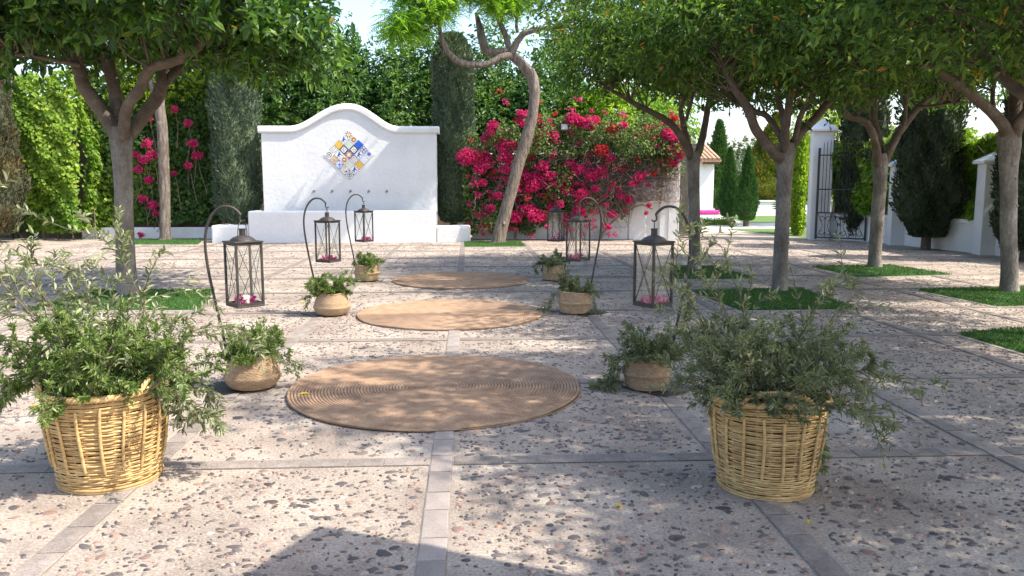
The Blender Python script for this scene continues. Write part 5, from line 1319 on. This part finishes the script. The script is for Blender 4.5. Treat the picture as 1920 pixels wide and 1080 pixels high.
olive_plant('olive_bush', 'big grey green wispy olive bush in the shaded wicker basket', (1.425, 3.66, .39), 202, 'olive', .24, 56, .42, 1.1, .037, .0082,
            sprays=[(-.7, .1, 1.2, .72, .02), (-.5, .2, 1.3, .8, .02), (-.25, .2, 1.3, .8, .02), (.5, .1, 1.2, .72, .03), (.8, .1, .9, .66, .05), (1.0, .1, .8, .66, .05), (.9, -.1, .5, .5, .08), (-.9, .1, .8, .5, .04), (-1, .2, 1.0, .55, .03), (.6, -.3, .2, .36, .14), (.7, .2, 1.1, .72, .03)],
            upright=1.0, droop=.018, group=OG, style='fine', dens=1.45, twig_p=.95)
SPN = dict(rim=.13, upright=.8, group=OG)
olive_plant('olive_sprig', 'green olive sprigs in the front left seagrass basket', (-1.555, 5.68, .21), 203, 'olive_green', .12, 34, .22, .95, .044, .0105, sprays=[(1, .1, .5, .36, .08), (-1, 0, .6, .32, .06), (.4, 0, 1.1, .3, .05)], upright=1.0, droop=.02, group=OG)
olive_plant('olive_sprig', 'dark olive sprigs trailing left from the front right seagrass basket', (1.26, 5.52, .20), 204, 'olive', .12, 28, .21, 1.0, .046, .0105, sprays=[(-1, 0, .7, .42, .16), (-1, -.2, .45, .42, .14), (-.9, .1, 1.0, .42, .13), (-.6, .1, 1.1, .36, .08)], upright=1.0, droop=.02, group=OG)
olive_plant('olive_sprig', 'olive sprigs in the basket left of the middle rug', (-1.535, 8.90, .22), 205, 'olive_green', .12, 28, .24, .9, .046, .0115, sprays=[(-1, 0, .8, .36, .07), (.9, 0, 1.1, .42, .04)], upright=1.0, droop=.02, group=OG)
olive_plant('olive_sprig', 'drooping olive sprigs in the basket right of the middle rug', (1.185, 8.88, .22), 206, 'olive', .12, 22, .20, .9, .046, .0115, sprays=[(-1, 0, .75, .50, .13), (0, 0, 1.3, .40, .02), (.9, 0, .7, .34, .14), (-1, .1, .6, .42, .12)], upright=1.0, droop=.02, group=OG)
olive_plant('olive_sprig', 'small olive sprigs in the basket left of the last rug', (-1.545, 12.05, .21), 207, 'olive_green', .12, 22, .21, .85, .046, .0125, sprays=[(1, 0, .7, .34, .08)], upright=1.0, droop=.02, group=OG)
olive_plant('olive_sprig', 'small upright olive sprigs in the basket right of the last rug', (1.27, 12.0, .20), 208, 'olive', .12, 22, .21, .8, .046, .0125, sprays=[(-1, 0, .7, .34, .08)], upright=1.0, droop=.02, group=OG)

# ---------------------------------------------------------------- fallen leaves
def fallen(label, x, y, z, rz, s=.06):
    mb = MB(); add_leaves(mb, [(-s / 2, 0, .004)], [(1, 0, .06)], [(0, 0, 1)], s, s * .42, 'fine')
    tag(mb.build('fallen_leaf', M['yellow'], None, loc=(x, y, z), rotz=rz), label, 'leaf', 'yellow leaves fallen on the plaza')
fallen('yellow leaf lying on the left of the closest rug', -1.13, 5.38, .024, .2, .085)
fallen('yellow leaf on the paving left of the middle rug', -2.04, 9.85, .006, 1.2, .09)
fallen('yellow leaf on the paving behind the sunlit big basket', -2.85, 5.25, .006, .5, .07)
fallen('yellow leaf on the pebbles between the rug and the shaded big basket', .66, 3.42, .008, 2.2, .06)
fallen('yellow leaf on the stones right of the shaded basket foot', 1.45, 3.2, .008, .9, .05)
fallen('yellow leaf near the centre of the last rug', -.14, 11.9, .024, 2.8, .09)

rg = np.random.default_rng(97)
n = 150; y = rg.uniform(2.6, 17, n); x = y * rg.uniform(-.62, .62, n); a = rg.uniform(0, 6.28, n); s = rg.uniform(.02, .05, n)
mb = MB(); add_leaves(mb, np.stack([x, y, np.full(n, .012)], 1), np.stack([np.cos(a), np.sin(a), np.full(n, .05)], 1), unit(np.array([0, 0, 1.0]) + rg.normal(0, .12, (n, 3))), s, s * .4, 'quad')
tag(mb.build('leaf_litter', M['dryleaf']), 'small dry leaf bits scattered over the paving', 'leaf litter', kind='stuff')

# ---------------------------------------------------------------- unseen parasol behind the viewer's right shoulder, added to cast the foreground shade
PS = thing('parasol', 'square sand coloured cantilever parasol added out of view to cast the foreground shade', 'parasol', (1.76, 1.12, 0), R(-25.7))
mb = MB(); h = 1.15; zc, zt = 2.55, 2.95
mb.add([(-h, -h, zc), (h, -h, zc), (h, h, zc), (-h, h, zc), (0, 0, zt), (-h, -h, zc - .16), (h, -h, zc - .16), (h, h, zc - .16), (-h, h, zc - .16)],
       [[0, 1, 4], [1, 2, 4], [2, 3, 4], [3, 0, 4], [5, 6, 1, 0], [6, 7, 2, 1], [7, 8, 3, 2], [8, 5, 0, 3]]); mb.build('canopy', M['canvas'], PS)
mb = MB(); add_tube(mb, smooth_path(np.array([(1.5, -1.5, .08, .035), (1.5, -1.5, 1.6, .035), (1.5, -1.5, 2.7, .033), (1.3, -1.3, 3.15, .03), (.6, -.6, 3.22, .028), (0, 0, 3.18, .026)]), 6)[:, :3], .032, 12)
add_tube(mb, [(0, 0, 3.2), (0, 0, zt - .02)], .02, 10); mb.build('pole', M['wood'], PS, smooth=True)
bev_box(MB(), (1.2, -1.8, 0), (1.8, -1.2, .08), .01).build('base', M['stone_edge'], PS)
